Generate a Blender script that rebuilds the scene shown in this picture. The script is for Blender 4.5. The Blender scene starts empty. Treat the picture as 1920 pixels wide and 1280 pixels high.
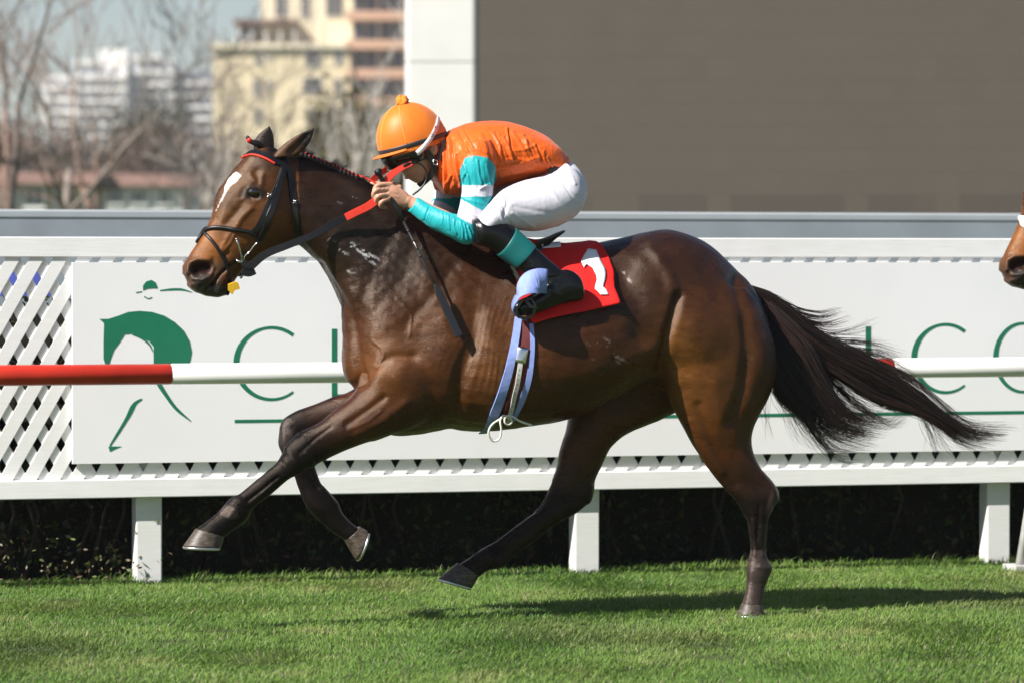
import bpy, bmesh, math, random
import numpy as np
from mathutils import Vector, Matrix
from mathutils.bvhtree import BVHTree

# ------------------------------------------------------------------ camera, sky, sun, exposure
SC = bpy.context.scene
COL = SC.collection
FPX = 7500.0                      # focal length in photograph pixels (1920 wide)
YAW = math.radians(16.5)          # the fence and the horses run along X, the lens looks slightly along them
PITCH = math.atan(150.0 / FPX)
CAM_H = 1.425
DIST = 15.9
FWD = Vector((math.sin(YAW) * math.cos(PITCH), math.cos(YAW) * math.cos(PITCH), -math.sin(PITCH)))
RGT = Vector((math.cos(YAW), -math.sin(YAW), 0.0))
UPV = RGT.cross(FWD)
CAM = Vector((-DIST * FWD.x, -DIST * FWD.y, CAM_H))

cd = bpy.data.cameras.new('camera')
cam = bpy.data.objects.new('camera', cd)
COL.objects.link(cam)
cd.sensor_width = 36.0
cd.lens = 36.0 * FPX / 1920.0
cd.clip_start = 0.5
cd.clip_end = 6000.0
cd.dof.use_dof = True
cd.dof.focus_distance = DIST
cd.dof.aperture_fstop = 3.4
rot = Matrix((RGT, UPV, -FWD)).transposed()
cam.matrix_world = Matrix.Translation(CAM) @ rot.to_4x4()
SC.camera = cam

SUN_TO = Vector((-1.03, -0.43, 1.0)).normalized()
world = bpy.data.worlds.new('World')
SC.world = world
world.use_nodes = True
wn = world.node_tree
for n in list(wn.nodes):
    wn.nodes.remove(n)
sky = wn.nodes.new('ShaderNodeTexSky')
sky.sky_type = 'NISHITA'
sky.sun_disc = False
sky.sun_elevation = math.asin(SUN_TO.z)
sky.sun_rotation = math.atan2(SUN_TO.x, SUN_TO.y)
sky.altitude = 500
sky.air_density = 1.0
sky.dust_density = 0.6
sky.ozone_density = 1.5
bg = wn.nodes.new('ShaderNodeBackground')
bg.inputs['Strength'].default_value = 0.05
out = wn.nodes.new('ShaderNodeOutputWorld')
wn.links.new(sky.outputs[0], bg.inputs[0])
wn.links.new(bg.outputs[0], out.inputs[0])

sl = bpy.data.lights.new('sun', 'SUN')
sl.energy = 5.0
sl.angle = math.radians(0.53)
sl.color = (1.0, 0.955, 0.89)
sun = bpy.data.objects.new('sun', sl)
COL.objects.link(sun)
sun.rotation_euler = (-SUN_TO).to_track_quat('-Z', 'Y').to_euler()
sun.location = (-6, -6, 12)

SC.view_settings.view_transform = 'Standard'
SC.view_settings.look = 'None'
SC.view_settings.exposure = 0.9
SC.view_settings.gamma = 1.0
SC.view_settings.use_curve_mapping = False
SC.cycles.max_bounces = 6
SC.cycles.diffuse_bounces = 3
SC.cycles.glossy_bounces = 3
SC.cycles.transparent_max_bounces = 6
SC.cycles.volume_bounces = 0
SC.cycles.use_denoising = True

# ------------------------------------------------------------------ helpers
RND = random.Random(7)
NPR = np.random.default_rng(7)

def ray(u, v):
    return FWD + RGT * ((u - 960.0) / FPX) + UPV * ((640.0 - v) / FPX)

def P(u, v, y=0.0):               # where the line of sight through (u, v) meets the upright plane Y = y
    d = ray(u, v)
    return CAM + d * ((y - CAM.y) / d.y)

def G(u, v, z=0.0):               # ... meets the level plane Z = z
    d = ray(u, v)
    return CAM + d * ((z - CAM.z) / d.z)

def D(u, v, depth):               # ... at a given distance along the lens axis
    return CAM + ray(u, v) * depth

R3 = np.array([RGT, UPV, FWD])
def project(co):                  # (n,3) world -> (n,2) photograph pixels
    q = (co - np.array(CAM)) @ R3.T
    return np.stack([960 + FPX * q[:, 0] / q[:, 2], 640 - FPX * q[:, 1] / q[:, 2]], 1)

def mesh_from(name, verts, faces):
    me = bpy.data.meshes.new(name)
    verts = np.asarray(verts, dtype=np.float32)
    if isinstance(faces, np.ndarray):
        n, k = faces.shape
        me.vertices.add(len(verts)); me.vertices.foreach_set('co', verts.ravel())
        me.loops.add(n * k); me.loops.foreach_set('vertex_index', faces.astype(np.int32).ravel())
        me.polygons.add(n)
        me.polygons.foreach_set('loop_start', np.arange(0, n * k, k, dtype=np.int32))
        me.polygons.foreach_set('loop_total', np.full(n, k, dtype=np.int32))
        me.update(calc_edges=True)
    else:
        me.from_pydata([tuple(map(float, v)) for v in verts], [], faces)
        me.update()
    return me

def set_col(me, col):
    col = np.asarray(col, dtype=np.float32)
    if col.shape[1] == 3:
        col = np.concatenate([col, np.ones((len(col), 1), np.float32)], 1)
    a = me.color_attributes.new('Col', 'FLOAT_COLOR', 'POINT')
    a.data.foreach_set('color', col.ravel())

def link(name, me, mat=None, parent=None, smooth=True, label=None, cat=None, group=None, kind=None):
    me.name = name
    if mat is not None and len(me.materials) == 0:
        for m in (mat if isinstance(mat, (list, tuple)) else [mat]):
            me.materials.append(m)
    if smooth and len(me.polygons):
        me.polygons.foreach_set('use_smooth', np.ones(len(me.polygons), dtype=bool))
    o = bpy.data.objects.new(name, me)
    COL.objects.link(o)
    if parent is not None:
        par(o, parent)
    tag(o, label, cat, group, kind)
    return o

ROOTLOC = {}
def par(o, parent):
    o.parent = parent
    o.matrix_parent_inverse = Matrix.Translation(-ROOTLOC.get(parent.name, Vector((0, 0, 0))))
    ROOTLOC[o.name] = ROOTLOC.get(parent.name, Vector((0, 0, 0))) * 0

def tag(o, label=None, cat=None, group=None, kind=None):
    if label: o['label'] = label
    if cat: o['category'] = cat
    if group: o['group'] = group
    if kind: o['kind'] = kind
    return o

def empty(name, loc, label=None, cat=None, group=None):
    o = bpy.data.objects.new(name, None)
    COL.objects.link(o)
    o.location = loc
    o.empty_display_size = 0.1
    ROOTLOC[o.name] = Vector(loc)
    return tag(o, label, cat, group)

def copy_tree(o, parent=None):
    c = o.copy()
    COL.objects.link(c)
    if parent is not None:
        c.parent = parent
    for ch in o.children:
        copy_tree(ch, c)
    return c

class MB:                          # collects simple solids into one mesh
    def __init__(s): s.v = []; s.f = []
    def add(s, v, f):
        b = len(s.v); s.v += [tuple(x) for x in v]; s.f += [tuple(i + b for i in q) for q in f]; return s
    def box(s, lo, hi):
        x0, y0, z0 = lo; x1, y1, z1 = hi
        return s.add([(x0,y0,z0),(x1,y0,z0),(x1,y1,z0),(x0,y1,z0),(x0,y0,z1),(x1,y0,z1),(x1,y1,z1),(x0,y1,z1)],
                     [(0,3,2,1),(4,5,6,7),(0,1,5,4),(1,2,6,5),(2,3,7,6),(3,0,4,7)])
    def tube(s, pts, rad, n=8, cap=True):
        pts = [Vector(p) for p in pts]
        m = len(pts)
        rad = [rad] * m if not hasattr(rad, '__len__') else rad
        vs = []; fs = []
        up = None
        for i, p in enumerate(pts):
            t = (pts[min(i + 1, m - 1)] - pts[max(i - 1, 0)])
            if t.length < 1e-9: t = Vector((0, 0, 1))
            t.normalize()
            if up is None:
                up = t.orthogonal()
            up = (up - t * up.dot(t))
            if up.length < 1e-6: up = t.orthogonal()
            up.normalize()
            s2 = t.cross(up)
            for k in range(n):
                a = 2 * math.pi * k / n
                vs.append(p + (up * math.cos(a) + s2 * math.sin(a)) * rad[i])
        for i in range(m - 1):
            for k in range(n):
                a, b = i * n + k, i * n + (k + 1) % n
                fs.append((a, b, b + n, a + n))
        if cap:
            fs.append(tuple(reversed(range(n)))); fs.append(tuple((m - 1) * n + k for k in range(n)))
        return s.add(vs, fs)
    def prism(s, poly, vec):       # extrude a planar polygon (list of 3-D points)
        n = len(poly); vec = Vector(vec)
        vs = [Vector(p) for p in poly] + [Vector(p) + vec for p in poly]
        return s.add(vs, [tuple(range(n))[::-1], tuple(range(n, 2 * n))] + [(i, (i + 1) % n, (i + 1) % n + n, i + n) for i in range(n)])
    def mesh(s, name='m'):
        me = mesh_from(name, s.v, s.f)
        bm = bmesh.new(); bm.from_mesh(me)
        bmesh.ops.recalc_face_normals(bm, faces=bm.faces); bm.to_mesh(me); bm.free()
        return me
    def build(s, name, mat, parent=None, smooth=False, **k):
        return link(name, s.mesh(name), mat, parent, smooth, **k)

def bevel(o, w, seg=2):
    m = o.modifiers.new('bevel', 'BEVEL'); m.width = w; m.segments = seg; m.limit_method = 'ANGLE'
    return o

def crom(st, sub):                 # Catmull-Rom through rows
    st = np.asarray(st, dtype=float)
    n = len(st); res = []
    ext = np.vstack([2 * st[0] - st[1], st, 2 * st[-1] - st[-2]])
    for i in range(n - 1):
        p0, p1, p2, p3 = ext[i], ext[i + 1], ext[i + 2], ext[i + 3]
        for j in range(sub):
            t = j / sub
            res.append(0.5 * ((2 * p1) + (p2 - p0) * t + (2 * p0 - 5 * p1 + 4 * p2 - p3) * t * t + (3 * p1 - p0 - 3 * p2 + p3) * t ** 3))
    res.append(st[-1])
    return np.array(res)

def loft(st, y=0.0, n=28, sub=5, q=0.95):
    """rows (u1, v1, u2, v2, half width, taper towards end 1, extra depth): rings whose long axis joins the two outline points"""
    rows = [list(r) + [0.0] * (7 - len(r)) for r in st]
    rows = crom(rows, sub)
    vs = []
    for r in rows:
        A = P(r[0], r[1], y + r[6]); B = P(r[2], r[3], y + r[6])
        C = (A + B) / 2; H = (A - B) / 2
        for k in range(n):
            a = 2 * math.pi * k / n
            ca, sa = math.cos(a), math.sin(a)
            lat = math.copysign(abs(sa) ** q, sa) * max(r[4], 0.004) * (1 + r[5] * ca)
            vs.append(C + H * ca + Vector((0, lat, 0)))
    m = len(rows); fs = []
    for i in range(m - 1):
        for k in range(n):
            a, b = i * n + k, i * n + (k + 1) % n
            fs.append((a, b, b + n, a + n))
    fs.append(tuple(reversed(range(n)))); fs.append(tuple((m - 1) * n + k for k in range(n)))
    return vs, fs

def fix_normals(vs, fs):
    me = mesh_from('t', vs, fs)
    bm = bmesh.new(); bm.from_mesh(me); bmesh.ops.recalc_face_normals(bm, faces=bm.faces)
    v = [x.co.copy() for x in bm.verts]; f = [[x.index for x in p.verts] for p in bm.faces]
    bm.free(); bpy.data.meshes.remove(me)
    return v, f

def ball(c, r, n=14):              # ellipsoid, r = (rx, ry, rz)
    vs = [Vector((c[0], c[1], c[2] + r[2]))]
    fs = []
    for i in range(1, n):
        th = math.pi * i / n
        for k in range(2 * n):
            ph = math.pi * k / n
            vs.append(Vector((c[0] + r[0] * math.sin(th) * math.cos(ph), c[1] + r[1] * math.sin(th) * math.sin(ph), c[2] + r[2] * math.cos(th))))
    vs.append(Vector((c[0], c[1], c[2] - r[2])))
    w = 2 * n
    for k in range(w):
        fs.append((0, 1 + k, 1 + (k + 1) % w))
        fs.append((len(vs) - 1, 1 + (n - 2) * w + (k + 1) % w, 1 + (n - 2) * w + k))
    for i in range(n - 2):
        for k in range(w):
            a, b = 1 + i * w + k, 1 + i * w + (k + 1) % w
            fs.append((a, a + w, b + w, b))
    return vs, fs

def chain(pts, rad, n=12, sub=4):  # round limb through 3-D points
    rows = crom([list(p) + [r] for p, r in zip(pts, rad)], sub)
    mb = MB(); mb.tube([r[:3] for r in rows], [max(r[3], 0.002) for r in rows], n)
    a, ra = Vector(rows[0][:3]), rows[0][3]; b, rb = Vector(rows[-1][:3]), rows[-1][3]
    return [(mb.v, mb.f), ball(a, (ra * .97,) * 3, 8), ball(b, (rb * .97,) * 3, 8)]

def grow(shells, voxel, smooth=6):
    """one continuous skin over overlapping closed shells"""
    mb = MB()
    for v, f in shells:
        v, f = fix_normals(v, f); mb.add(v, f)
    me = mesh_from('tmp', mb.v, mb.f)
    o = bpy.data.objects.new('tmp', me); COL.objects.link(o)
    r = o.modifiers.new('r', 'REMESH'); r.mode = 'VOXEL'; r.voxel_size = voxel; r.adaptivity = 0.0
    dg = bpy.context.evaluated_depsgraph_get(); dg.update()
    ev = o.evaluated_get(dg)
    m2 = bpy.data.meshes.new_from_object(ev)
    bpy.data.objects.remove(o); bpy.data.meshes.remove(me)
    return Skin(m2, smooth)

class Skin:
    def __init__(s, me, smooth):
        n = len(me.vertices)
        s.co = np.empty(n * 3, np.float32); me.vertices.foreach_get('co', s.co); s.co = s.co.reshape(-1, 3).astype(float)
        e = np.empty(len(me.edges) * 2, np.int32); me.edges.foreach_get('vertices', e); s.e = e.reshape(-1, 2)
        s.me = me
        s.deg = np.maximum(np.bincount(s.e.ravel(), minlength=n), 1)
        s.relax(smooth)
        s.refresh()
    def lap(s, x):
        n = len(x); outx = np.empty_like(x)
        for k in range(x.shape[1]):
            outx[:, k] = np.bincount(s.e[:, 0], x[s.e[:, 1], k], n) + np.bincount(s.e[:, 1], x[s.e[:, 0], k], n)
        return outx / s.deg[:, None] - x
    def relax(s, it, w=None, taubin=True):
        if w is not None:          # only the masked part
            sel = w > 0; ed = s.e[sel[s.e[:, 0]] | sel[s.e[:, 1]]]
            ids = np.unique(ed); loc = np.full(len(w), -1); loc[ids] = np.arange(len(ids)); le = loc[ed]; m = len(ids)
            dg = np.maximum(np.bincount(le.ravel(), minlength=m), 1)[:, None]; ww = w[ids][:, None]; x = s.co[ids]
            for i in range(it):
                a = np.stack([np.bincount(le[:, 0], x[le[:, 1], k], m) + np.bincount(le[:, 1], x[le[:, 0], k], m) for k in range(3)], 1)
                x = x + .5 * ww * (a / dg - x)
            s.co[ids] = x
            return
        w = 1.0
        for i in range(it):
            s.co += 0.5 * w * s.lap(s.co)
            if taubin: s.co -= 0.52 * w * s.lap(s.co)
    def refresh(s):
        s.me.vertices.foreach_set('co', s.co.astype(np.float32).ravel()); s.me.update()
        nn = np.empty(len(s.co) * 3, np.float32); s.me.vertex_normals.foreach_get('vector', nn)
        s.no = nn.reshape(-1, 3).astype(float)
        s.uv = project(s.co)
    def near(s, c, r):             # soft disc mask in photograph pixels
        d = np.hypot(s.uv[:, 0] - c[0], s.uv[:, 1] - c[1])
        return np.clip(1.5 - d / r, 0, 1)
    def push(s, strokes, mask=None, mirror=True):
        """muscle ridges (+) and furrows (-): polylines traced on the side view, applied to both flanks"""
        co = s.co.copy()
        if mirror:
            fl = s.no[:, 1] > 0
            co[fl, 1] *= -1
        uv = project(co)
        disp = np.zeros(len(co))
        for pts, r, amp in strokes:
            disp += amp * np.exp(-(pdist(uv, pts) / r) ** 2)
        if mask is not None: disp *= mask
        s.co += s.no * disp[:, None]
        s.refresh()
    def tree(s):
        f = [tuple(p.vertices) for p in s.me.polygons]
        return BVHTree.FromPolygons([Vector(c) for c in s.co], f)

def pdist(uv, pts):
    pts = np.asarray(pts, float)
    if len(pts) == 1:
        return np.hypot(uv[:, 0] - pts[0, 0], uv[:, 1] - pts[0, 1])
    best = np.full(len(uv), 1e9)
    for a, b in zip(pts[:-1], pts[1:]):
        ab = b - a
        t = np.clip(((uv - a) @ ab) / max(ab @ ab, 1e-9), 0, 1)
        q = a + t[:, None] * ab
        best = np.minimum(best, np.hypot(uv[:, 0] - q[:, 0], uv[:, 1] - q[:, 1]))
    return best

def inpoly(uv, poly):
    poly = np.asarray(poly, float); x, y = uv[:, 0], uv[:, 1]
    ins = np.zeros(len(uv), bool); j = len(poly) - 1
    for i in range(len(poly)):
        xi, yi = poly[i]; xj, yj = poly[j]
        c = ((yi > y) != (yj > y)) & (x < (xj - xi) * (y - yi) / (yj - yi + 1e-12) + xi)
        ins ^= c; j = i
    return ins

def pline(pts, n):                 # resample a polyline smoothly
    c = crom(pts, 8)
    d = np.concatenate([[0], np.cumsum(np.linalg.norm(np.diff(c, axis=0), axis=1))])
    t = np.linspace(0, d[-1], n)
    return np.stack([np.interp(t, d, c[:, k]) for k in range(c.shape[1])], 1)

# ------------------------------------------------------------------ materials
class NT:
    def __init__(s, name):
        s.m = bpy.data.materials.new(name); s.m.use_nodes = True
        s.t = s.m.node_tree; s.b = s.t.nodes['Principled BSDF']
    def n(s, typ, **kw):
        nd = s.t.nodes.new(typ)
        for k, v in kw.items():
            if k in nd.inputs: nd.inputs[k].default_value = v
            else: setattr(nd, k, v)
        return nd
    def l(s, a, b): s.t.links.new(a, b)
    def coord(s, kind='Object', scale=(1, 1, 1), rot=(0, 0, 0)):
        tc = s.n('ShaderNodeTexCoord'); mp = s.n('ShaderNodeMapping')
        mp.inputs['Scale'].default_value = scale; mp.inputs['Rotation'].default_value = rot
        s.l(tc.outputs[kind], mp.inputs['Vector']); return mp.outputs[0]
    def noise(s, vec, scale, detail=4, rough=.55):
        nd = s.n('ShaderNodeTexNoise'); nd.inputs['Scale'].default_value = scale
        nd.inputs['Detail'].default_value = detail; nd.inputs['Roughness'].default_value = rough
        s.l(vec, nd.inputs['Vector']); return nd.outputs['Fac']
    def ramp(s, fac, stops):
        r = s.n('ShaderNodeValToRGB')
        while len(r.color_ramp.elements) < len(stops): r.color_ramp.elements.new(0.5)
        for e, (p, c) in zip(r.color_ramp.elements, stops):
            e.position = p; e.color = tuple(c) + (1,) if len(c) == 3 else c
        s.l(fac, r.inputs[0]); return r.outputs[0]
    def mul(s, a, b, fac=1.0, mode='MULTIPLY'):
        m = s.n('ShaderNodeMix', data_type='RGBA', blend_type=mode); m.inputs[0].default_value = fac
        s.l(a, m.inputs[6]) if not isinstance(a, tuple) else setattr(m.inputs[6], 'default_value', a + (1,))
        s.l(b, m.inputs[7]) if not isinstance(b, tuple) else setattr(m.inputs[7], 'default_value', b + (1,))
        return m.outputs[2]
    def bump(s, h, strength=.3, dist=.01):
        b = s.n('ShaderNodeBump'); b.inputs['Strength'].default_value = strength; b.inputs['Distance'].default_value = dist
        s.l(h, b.inputs['Height']); s.l(b.outputs[0], s.b.inputs['Normal']); return b
    def base(s, x): s.l(x, s.b.inputs['Base Color'])
    def rough(s, x): s.l(x, s.b.inputs['Roughness'])

def plain(name, col, rough=.5, spec=.5, metal=0.0, var=.12, scale=8.0, bump=0.0, bscale=60.0, coat=0.0, kind='Object', sub=0.0):
    t = NT(name)
    t.b.inputs['Roughness'].default_value = rough
    t.b.inputs['Specular IOR Level'].default_value = spec
    t.b.inputs['Metallic'].default_value = metal
    t.b.inputs['Coat Weight'].default_value = coat
    v = t.coord(kind)
    f = t.noise(v, scale, 5)
    lo = tuple(c * (1 - var) for c in col); hi = tuple(min(1, c * (1 + var)) for c in col)
    t.base(t.ramp(f, [(.3, lo), (.7, hi)]))
    if bump: t.bump(t.noise(v, bscale, 4), bump, .004)
    return t.m
# ------------------------------------------------------------------ ground and turf
def grass_ground():
    t = NT('turf_soil'); v = t.coord('Object')
    f = t.noise(v, 1.3, 6); g = t.noise(v, 40, 4)
    c = t.ramp(f, [(.3, (.04, .075, .014)), (.55, (.065, .10, .02)), (.75, (.10, .12, .035))])
    t.base(t.mul(c, t.ramp(g, [(.2, (.55, .55, .55)), (.8, (1.25, 1.25, 1.25))])))
    t.b.inputs['Roughness'].default_value = .9
    t.bump(g, .6, .03)
    return t.m
gm = MB()
gm.add([(-2500, -400, 0), (2500, -400, 0), (2500, 4000, 0), (-2500, 4000, 0)], [(0, 1, 2, 3)])
ground = gm.build('ground', grass_ground(), kind='structure')

YF = G(1098, 1073).y               # front of the fence posts
def vcol_mat(name, rough=.6, spec=.3, trans=0.0):
    t = NT(name); a = t.n('ShaderNodeVertexColor', layer_name='Col'); t.base(a.outputs[0])
    t.b.inputs['Roughness'].default_value = rough; t.b.inputs['Specular IOR Level'].default_value = spec
    if trans:
        tr = t.n('ShaderNodeBsdfTranslucent'); mx = t.n('ShaderNodeMixShader'); mx.inputs[0].default_value = trans
        t.l(a.outputs[0], tr.inputs[0]); t.l(t.b.outputs[0], mx.inputs[1]); t.l(tr.outputs[0], mx.inputs[2])
        t.l(mx.outputs[0], t.t.nodes['Material Output'].inputs['Surface'])
    return t.m

def smooth_field(x, y, seed, k):   # cheap band-limited field
    r = np.random.default_rng(seed); s = np.zeros_like(x)
    for i in range(18):
        a = r.uniform(0, 2 * np.pi); w = k * r.uniform(.5, 1.6); p = r.uniform(0, 6.28)
        s += np.sin((np.cos(a) * x + np.sin(a) * y) * w + p)
    return s / 4.2

def make_grass():
    n = 400000
    x0, x1, y0, y1 = -4.6, 5.6, -3.6, YF + .12
    x = NPR.uniform(x0, x1, n); y = y0 + (y1 - y0) * NPR.uniform(0, 1, n)
    f1 = smooth_field(x, y, 3, 4.0); f2 = smooth_field(x, y, 5, 13.0); f3 = smooth_field(x, y, 9, 34.0)
    clump = f2 * .5 + f3 * .6
    h = (.0145 + .0065 * np.clip(clump, -1.2, 1.6) + NPR.uniform(-.006, .010, n)) * np.where(NPR.uniform(size=n) < .02, 1.5, 1)
    edge = np.clip((y - (YF - .12)) / .2, 0, 1)
    h = np.maximum(h, .012) * (1 + 1.0 * edge * NPR.uniform(0, 1.5, n))
    w = NPR.uniform(.0014, .0027, n)
    az = NPR.uniform(0, 2 * np.pi, n); lean = NPR.uniform(.3, 1.5, n) * h
    la = smooth_field(x, y, 21, 6.0) * 1.5 + NPR.normal(0, .9, n)
    dx, dy = np.cos(la) * lean, np.sin(la) * lean
    wx, wy = np.cos(az) * w, np.sin(az) * w
    z0 = np.full(n, -.002)
    div = np.zeros(n)
    for q in range(26):            # hoof divots
        cx, cy, rx, ry = NPR.uniform(x0, x1), NPR.uniform(y0, y1 - .3), NPR.uniform(.05, .13), NPR.uniform(.05, .12)
        div = np.maximum(div, np.exp(-(((x - cx) / rx) ** 2 + ((y - cy) / ry) ** 2) ** 1.5))
    h = h * (1 - .7 * div)
    V = np.stack([np.stack([x - wx, y - wy, z0], 1), np.stack([x + wx, y + wy, z0], 1),
                  np.stack([x + dx * .4 + wx * .75, y + dy * .4 + wy * .75, h * .6], 1),
                  np.stack([x + dx * .4 - wx * .75, y + dy * .4 - wy * .75, h * .6], 1),
                  np.stack([x + dx, y + dy, h * (1 - .12 * np.abs(lean / h))], 1)], 1).reshape(-1, 3)
    b = np.arange(n)[:, None] * 5
    T = np.concatenate([b + np.array([[0, 1, 2]]), b + np.array([[0, 2, 3]]), b + np.array([[3, 2, 4]])], 0)
    c0 = np.array([.098, .190, .030]); c1 = np.array([.158, .250, .050]); c2 = np.array([.27, .275, .11]); c3 = np.array([.055, .125, .032])
    m = np.clip(.5 + .35 * f1 + .25 * f2 + NPR.normal(0, .28, n), 0, 1)[:, None]
    c = c0 * (1 - m) + c1 * m
    k = np.clip(.5 * f2 + .4 * f1 - .35, 0, 1)[:, None] * .75; c = c * (1 - k) + c2 * k
    k = np.clip(-.55 * f3 - .45 * f1 - .30, 0, 1)[:, None] * .85; c = c * (1 - k) + c3 * k
    k = (np.clip(smooth_field(x, y, 41, 2.2) - .5, 0, 1) * .6)[:, None]; c = c * (1 - k) + np.array([.15, .165, .06]) * k
    dead = NPR.uniform(size=n) < .045
    c[dead] = np.array([.32, .29, .17]) * NPR.uniform(.6, 1.2, (dead.sum(), 1))
    c *= NPR.uniform(.75, 1.25, (n, 1))
    c = c * (1 - .7 * div[:, None]) + np.array([.035, .03, .018]) * .7 * div[:, None]
    col = np.repeat(c, 5, 0)
    me = mesh_from('grass', V, T); set_col(me, col)
    link('grass', me, vcol_mat('grass_blade', .55, .25, .35), smooth=False, kind='stuff', label='mown green racecourse turf in front of the white fence', cat='grass')
make_grass()

# ------------------------------------------------------------------ fence with lattice
def wood_white(name, c=(.82, .82, .81)):
    t = NT(name); v = t.coord('Object', (1, 1, 1)); v2 = t.coord('Object', (2, 30, 40))
    f = t.noise(v, 6, 6); g = t.noise(v2, 3, 5)
    a = t.ramp(f, [(.25, tuple(x * .93 for x in c)), (.7, c)])
    t.base(t.mul(a, t.ramp(g, [(.3, (.94, .935, .92)), (.6, (1, 1, 1))])))
    t.b.inputs['Roughness'].default_value = .5
    t.bump(g, .15, .003)
    return t.m
M_FENCE = wood_white('painted_timber')
M_POST = wood_white('painted_post', (.74, .74, .72))
XL, XR = -6.2, 7.4
zt0, zt1 = P(960, 483, YF).z, P(960, 446, YF).z
zb0, zb1 = P(960, 919, YF).z, P(960, 885, YF).z
fence = empty('lattice_fence', (0, YF, 0), 'long white timber fence with diagonal lattice behind the rail and sign board', 'fence')
bevel(MB().box((XL, YF - .031, zt0), (XR, YF + .015, zt1)).build('top_board', M_FENCE, fence), .004)
bevel(MB().box((XL, YF - .045, zb0), (XR, YF + .0, zb1)).build('bottom_board', M_FENCE, fence), .004)
px0 = P(280, 1092, YF).x; px1 = P(1098, 1073, YF).x; px2 = P(1873, 1052, YF).x
step = (px2 - px0) / 2
pm = MB().box((-.059, 0, 0), (.059, .1, zt0 - .002)).mesh('post')
for i in range(-2, 5):
    x = px0 + step * i
    o = link('post', pm, M_POST, None, False); o.location = (x, YF + .003, -.03); par(o, fence); bevel(o, .006)
def slat_mesh(sg, y0):
    ang = math.radians(60); hh = (zt0 - zb1) / 2 + .02; L = hh / math.sin(ang)
    w = .0275
    d = Vector((math.cos(ang) * sg, 0, math.sin(ang))); n = Vector((math.sin(ang), 0, -math.cos(ang) * sg))
    a = [d * L + n * w, d * L - n * w, -d * L - n * w, -d * L + n * w]
    return MB().prism([p + Vector((0, y0, 0)) for p in a], (0, .009, 0)).mesh('slat')
sA, sB = slat_mesh(1, -.022), slat_mesh(-1, -.0125)
zc = (zt0 + zb1) / 2
pitch = .105
k = 0
x = XL + .3
while x < XR - .3:
    for me, dx in ((sA, 0), (sB, pitch * .35)):
        o = link('slat', me, M_FENCE, None, False); o.location = (x + dx, YF, zc); par(o, fence)
    x += pitch

# ------------------------------------------------------------------ sign board on the fence
YS = YF - .044
def panel_white():
    t = NT('sign_white'); v = t.coord('Object')
    f = t.noise(v, 2.5, 6)
    t.base(t.ramp(f, [(.3, (.78, .785, .795)), (.7, (.82, .82, .825))]))
    t.b.inputs['Roughness'].default_value = .35
    t.bump(t.noise(v, 3, 2), .05, .02)
    return t.m
M_GREEN = plain('sign_green', (.010, .165, .088), .4, var=.06, scale=14)
sign = empty('sign_board', (P(960, 857, YS).x, YS, 0), 'white advertising board with green horse emblem and large green lettering on the fence', 'sign')
bx0 = P(136, 700, YS).x
MB().box((bx0, YS, P(960, 857, YS).z), (XR - .2, YF - .0245, P(960, 492, YS).z)).build('panel', panel_white(), sign)
def on_sign(u, v): return P(u, v, YS - .0007)
def flat(name, polys, mat=M_GREEN, parent=None, fn=on_sign):
    mb = MB()
    for pl in polys:
        pts = [fn(*p) for p in pl]
        mb.prism(pts, (0, -.0006, 0))
    return mb.build(name, mat, parent)
def stroke(pts, w, n=40, cl=False):
    c = pline(pts, n) if len(pts) > 2 else np.array(pts, float)
    w = np.interp(np.linspace(0, 1, len(c)), np.linspace(0, 1, len(np.atleast_1d(w))), np.atleast_1d(w)) / 2
    t = np.gradient(c, axis=0); t /= np.linalg.norm(t, axis=1)[:, None] + 1e-9
    nn = np.stack([-t[:, 1], t[:, 0]], 1)
    L, R_ = c + nn * w[:, None], c - nn * w[:, None]
    return [[tuple(L[i]), tuple(L[i + 1]), tuple(R_[i + 1]), tuple(R_[i])] for i in range(len(c) - 1)]
def smoothpoly(pts, sub=6):
    a = np.array(pts + [pts[0]], float)
    ext = np.vstack([a[-2], a, a[1]]); res = []
    for i in range(len(pts)):
        p0, p1, p2, p3 = ext[i], ext[i + 1], ext[i + 2], ext[i + 3]
        for j in range(sub):
            t = j / sub
            res.append(tuple(.5 * ((2 * p1) + (p2 - p0) * t + (2 * p0 - 5 * p1 + 4 * p2 - p3) * t * t + (3 * p1 - p0 - 3 * p2 + p3) * t ** 3)))
    return res
def letC(x0, x1, yt, yb):
    W, H = x1 - x0, yb - yt; cx, cy = x0 + W * .66, (yt + yb) / 2
    pts = [(cx + W * .66 * math.cos(a), cy + H / 2 * math.sin(a)) for a in np.radians(np.linspace(-52, -308, 30))]
    return stroke(pts, [7, 6, 5, 7, 10, 11, 10, 8, 6, 5, 4], 60)
def arcs(cx, cy, rx, ry, a0, a1, w):
    return stroke([(cx + rx * math.cos(a), cy + ry * math.sin(a)) for a in np.radians(np.linspace(a0, a1, 30))], w, 60)
def top(u): return 614 - (u - 490) * .0046
def bot(u): return 747 - (u - 490) * .0095
def vbar(x, w=10): return stroke([(x, top(x) + 3), (x, bot(x) - 2)], w)
letters = []
letters.append(('letter_C', letC(443, 543, 614, 748)))
letters.append(('letter_L', vbar(627) + stroke([(622, bot(640) - 5), (692, bot(690) - 5)], 5)))
letters.append(('letter_U', stroke([(762, top(762) + 3), (762, 700), (775, 732), (806, 742), (838, 732), (850, 700), (850, top(850) + 3)], [10, 9, 6, 5, 6, 6, 6])))
letters.append(('letter_B', vbar(935) + arcs(938, 642, 45, 31, -90, 90, [5, 9, 5]) + arcs(938, 706, 55, 34, -90, 90, [5, 9, 5])))
letters.append(('letter_H', vbar(1190) + vbar(1282) + stroke([(1190, 672), (1282, 672)], 5)))
letters.append(('letter_I', vbar(1372) + stroke([(1370, 596), (1392, 580)], 7)))
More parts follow.
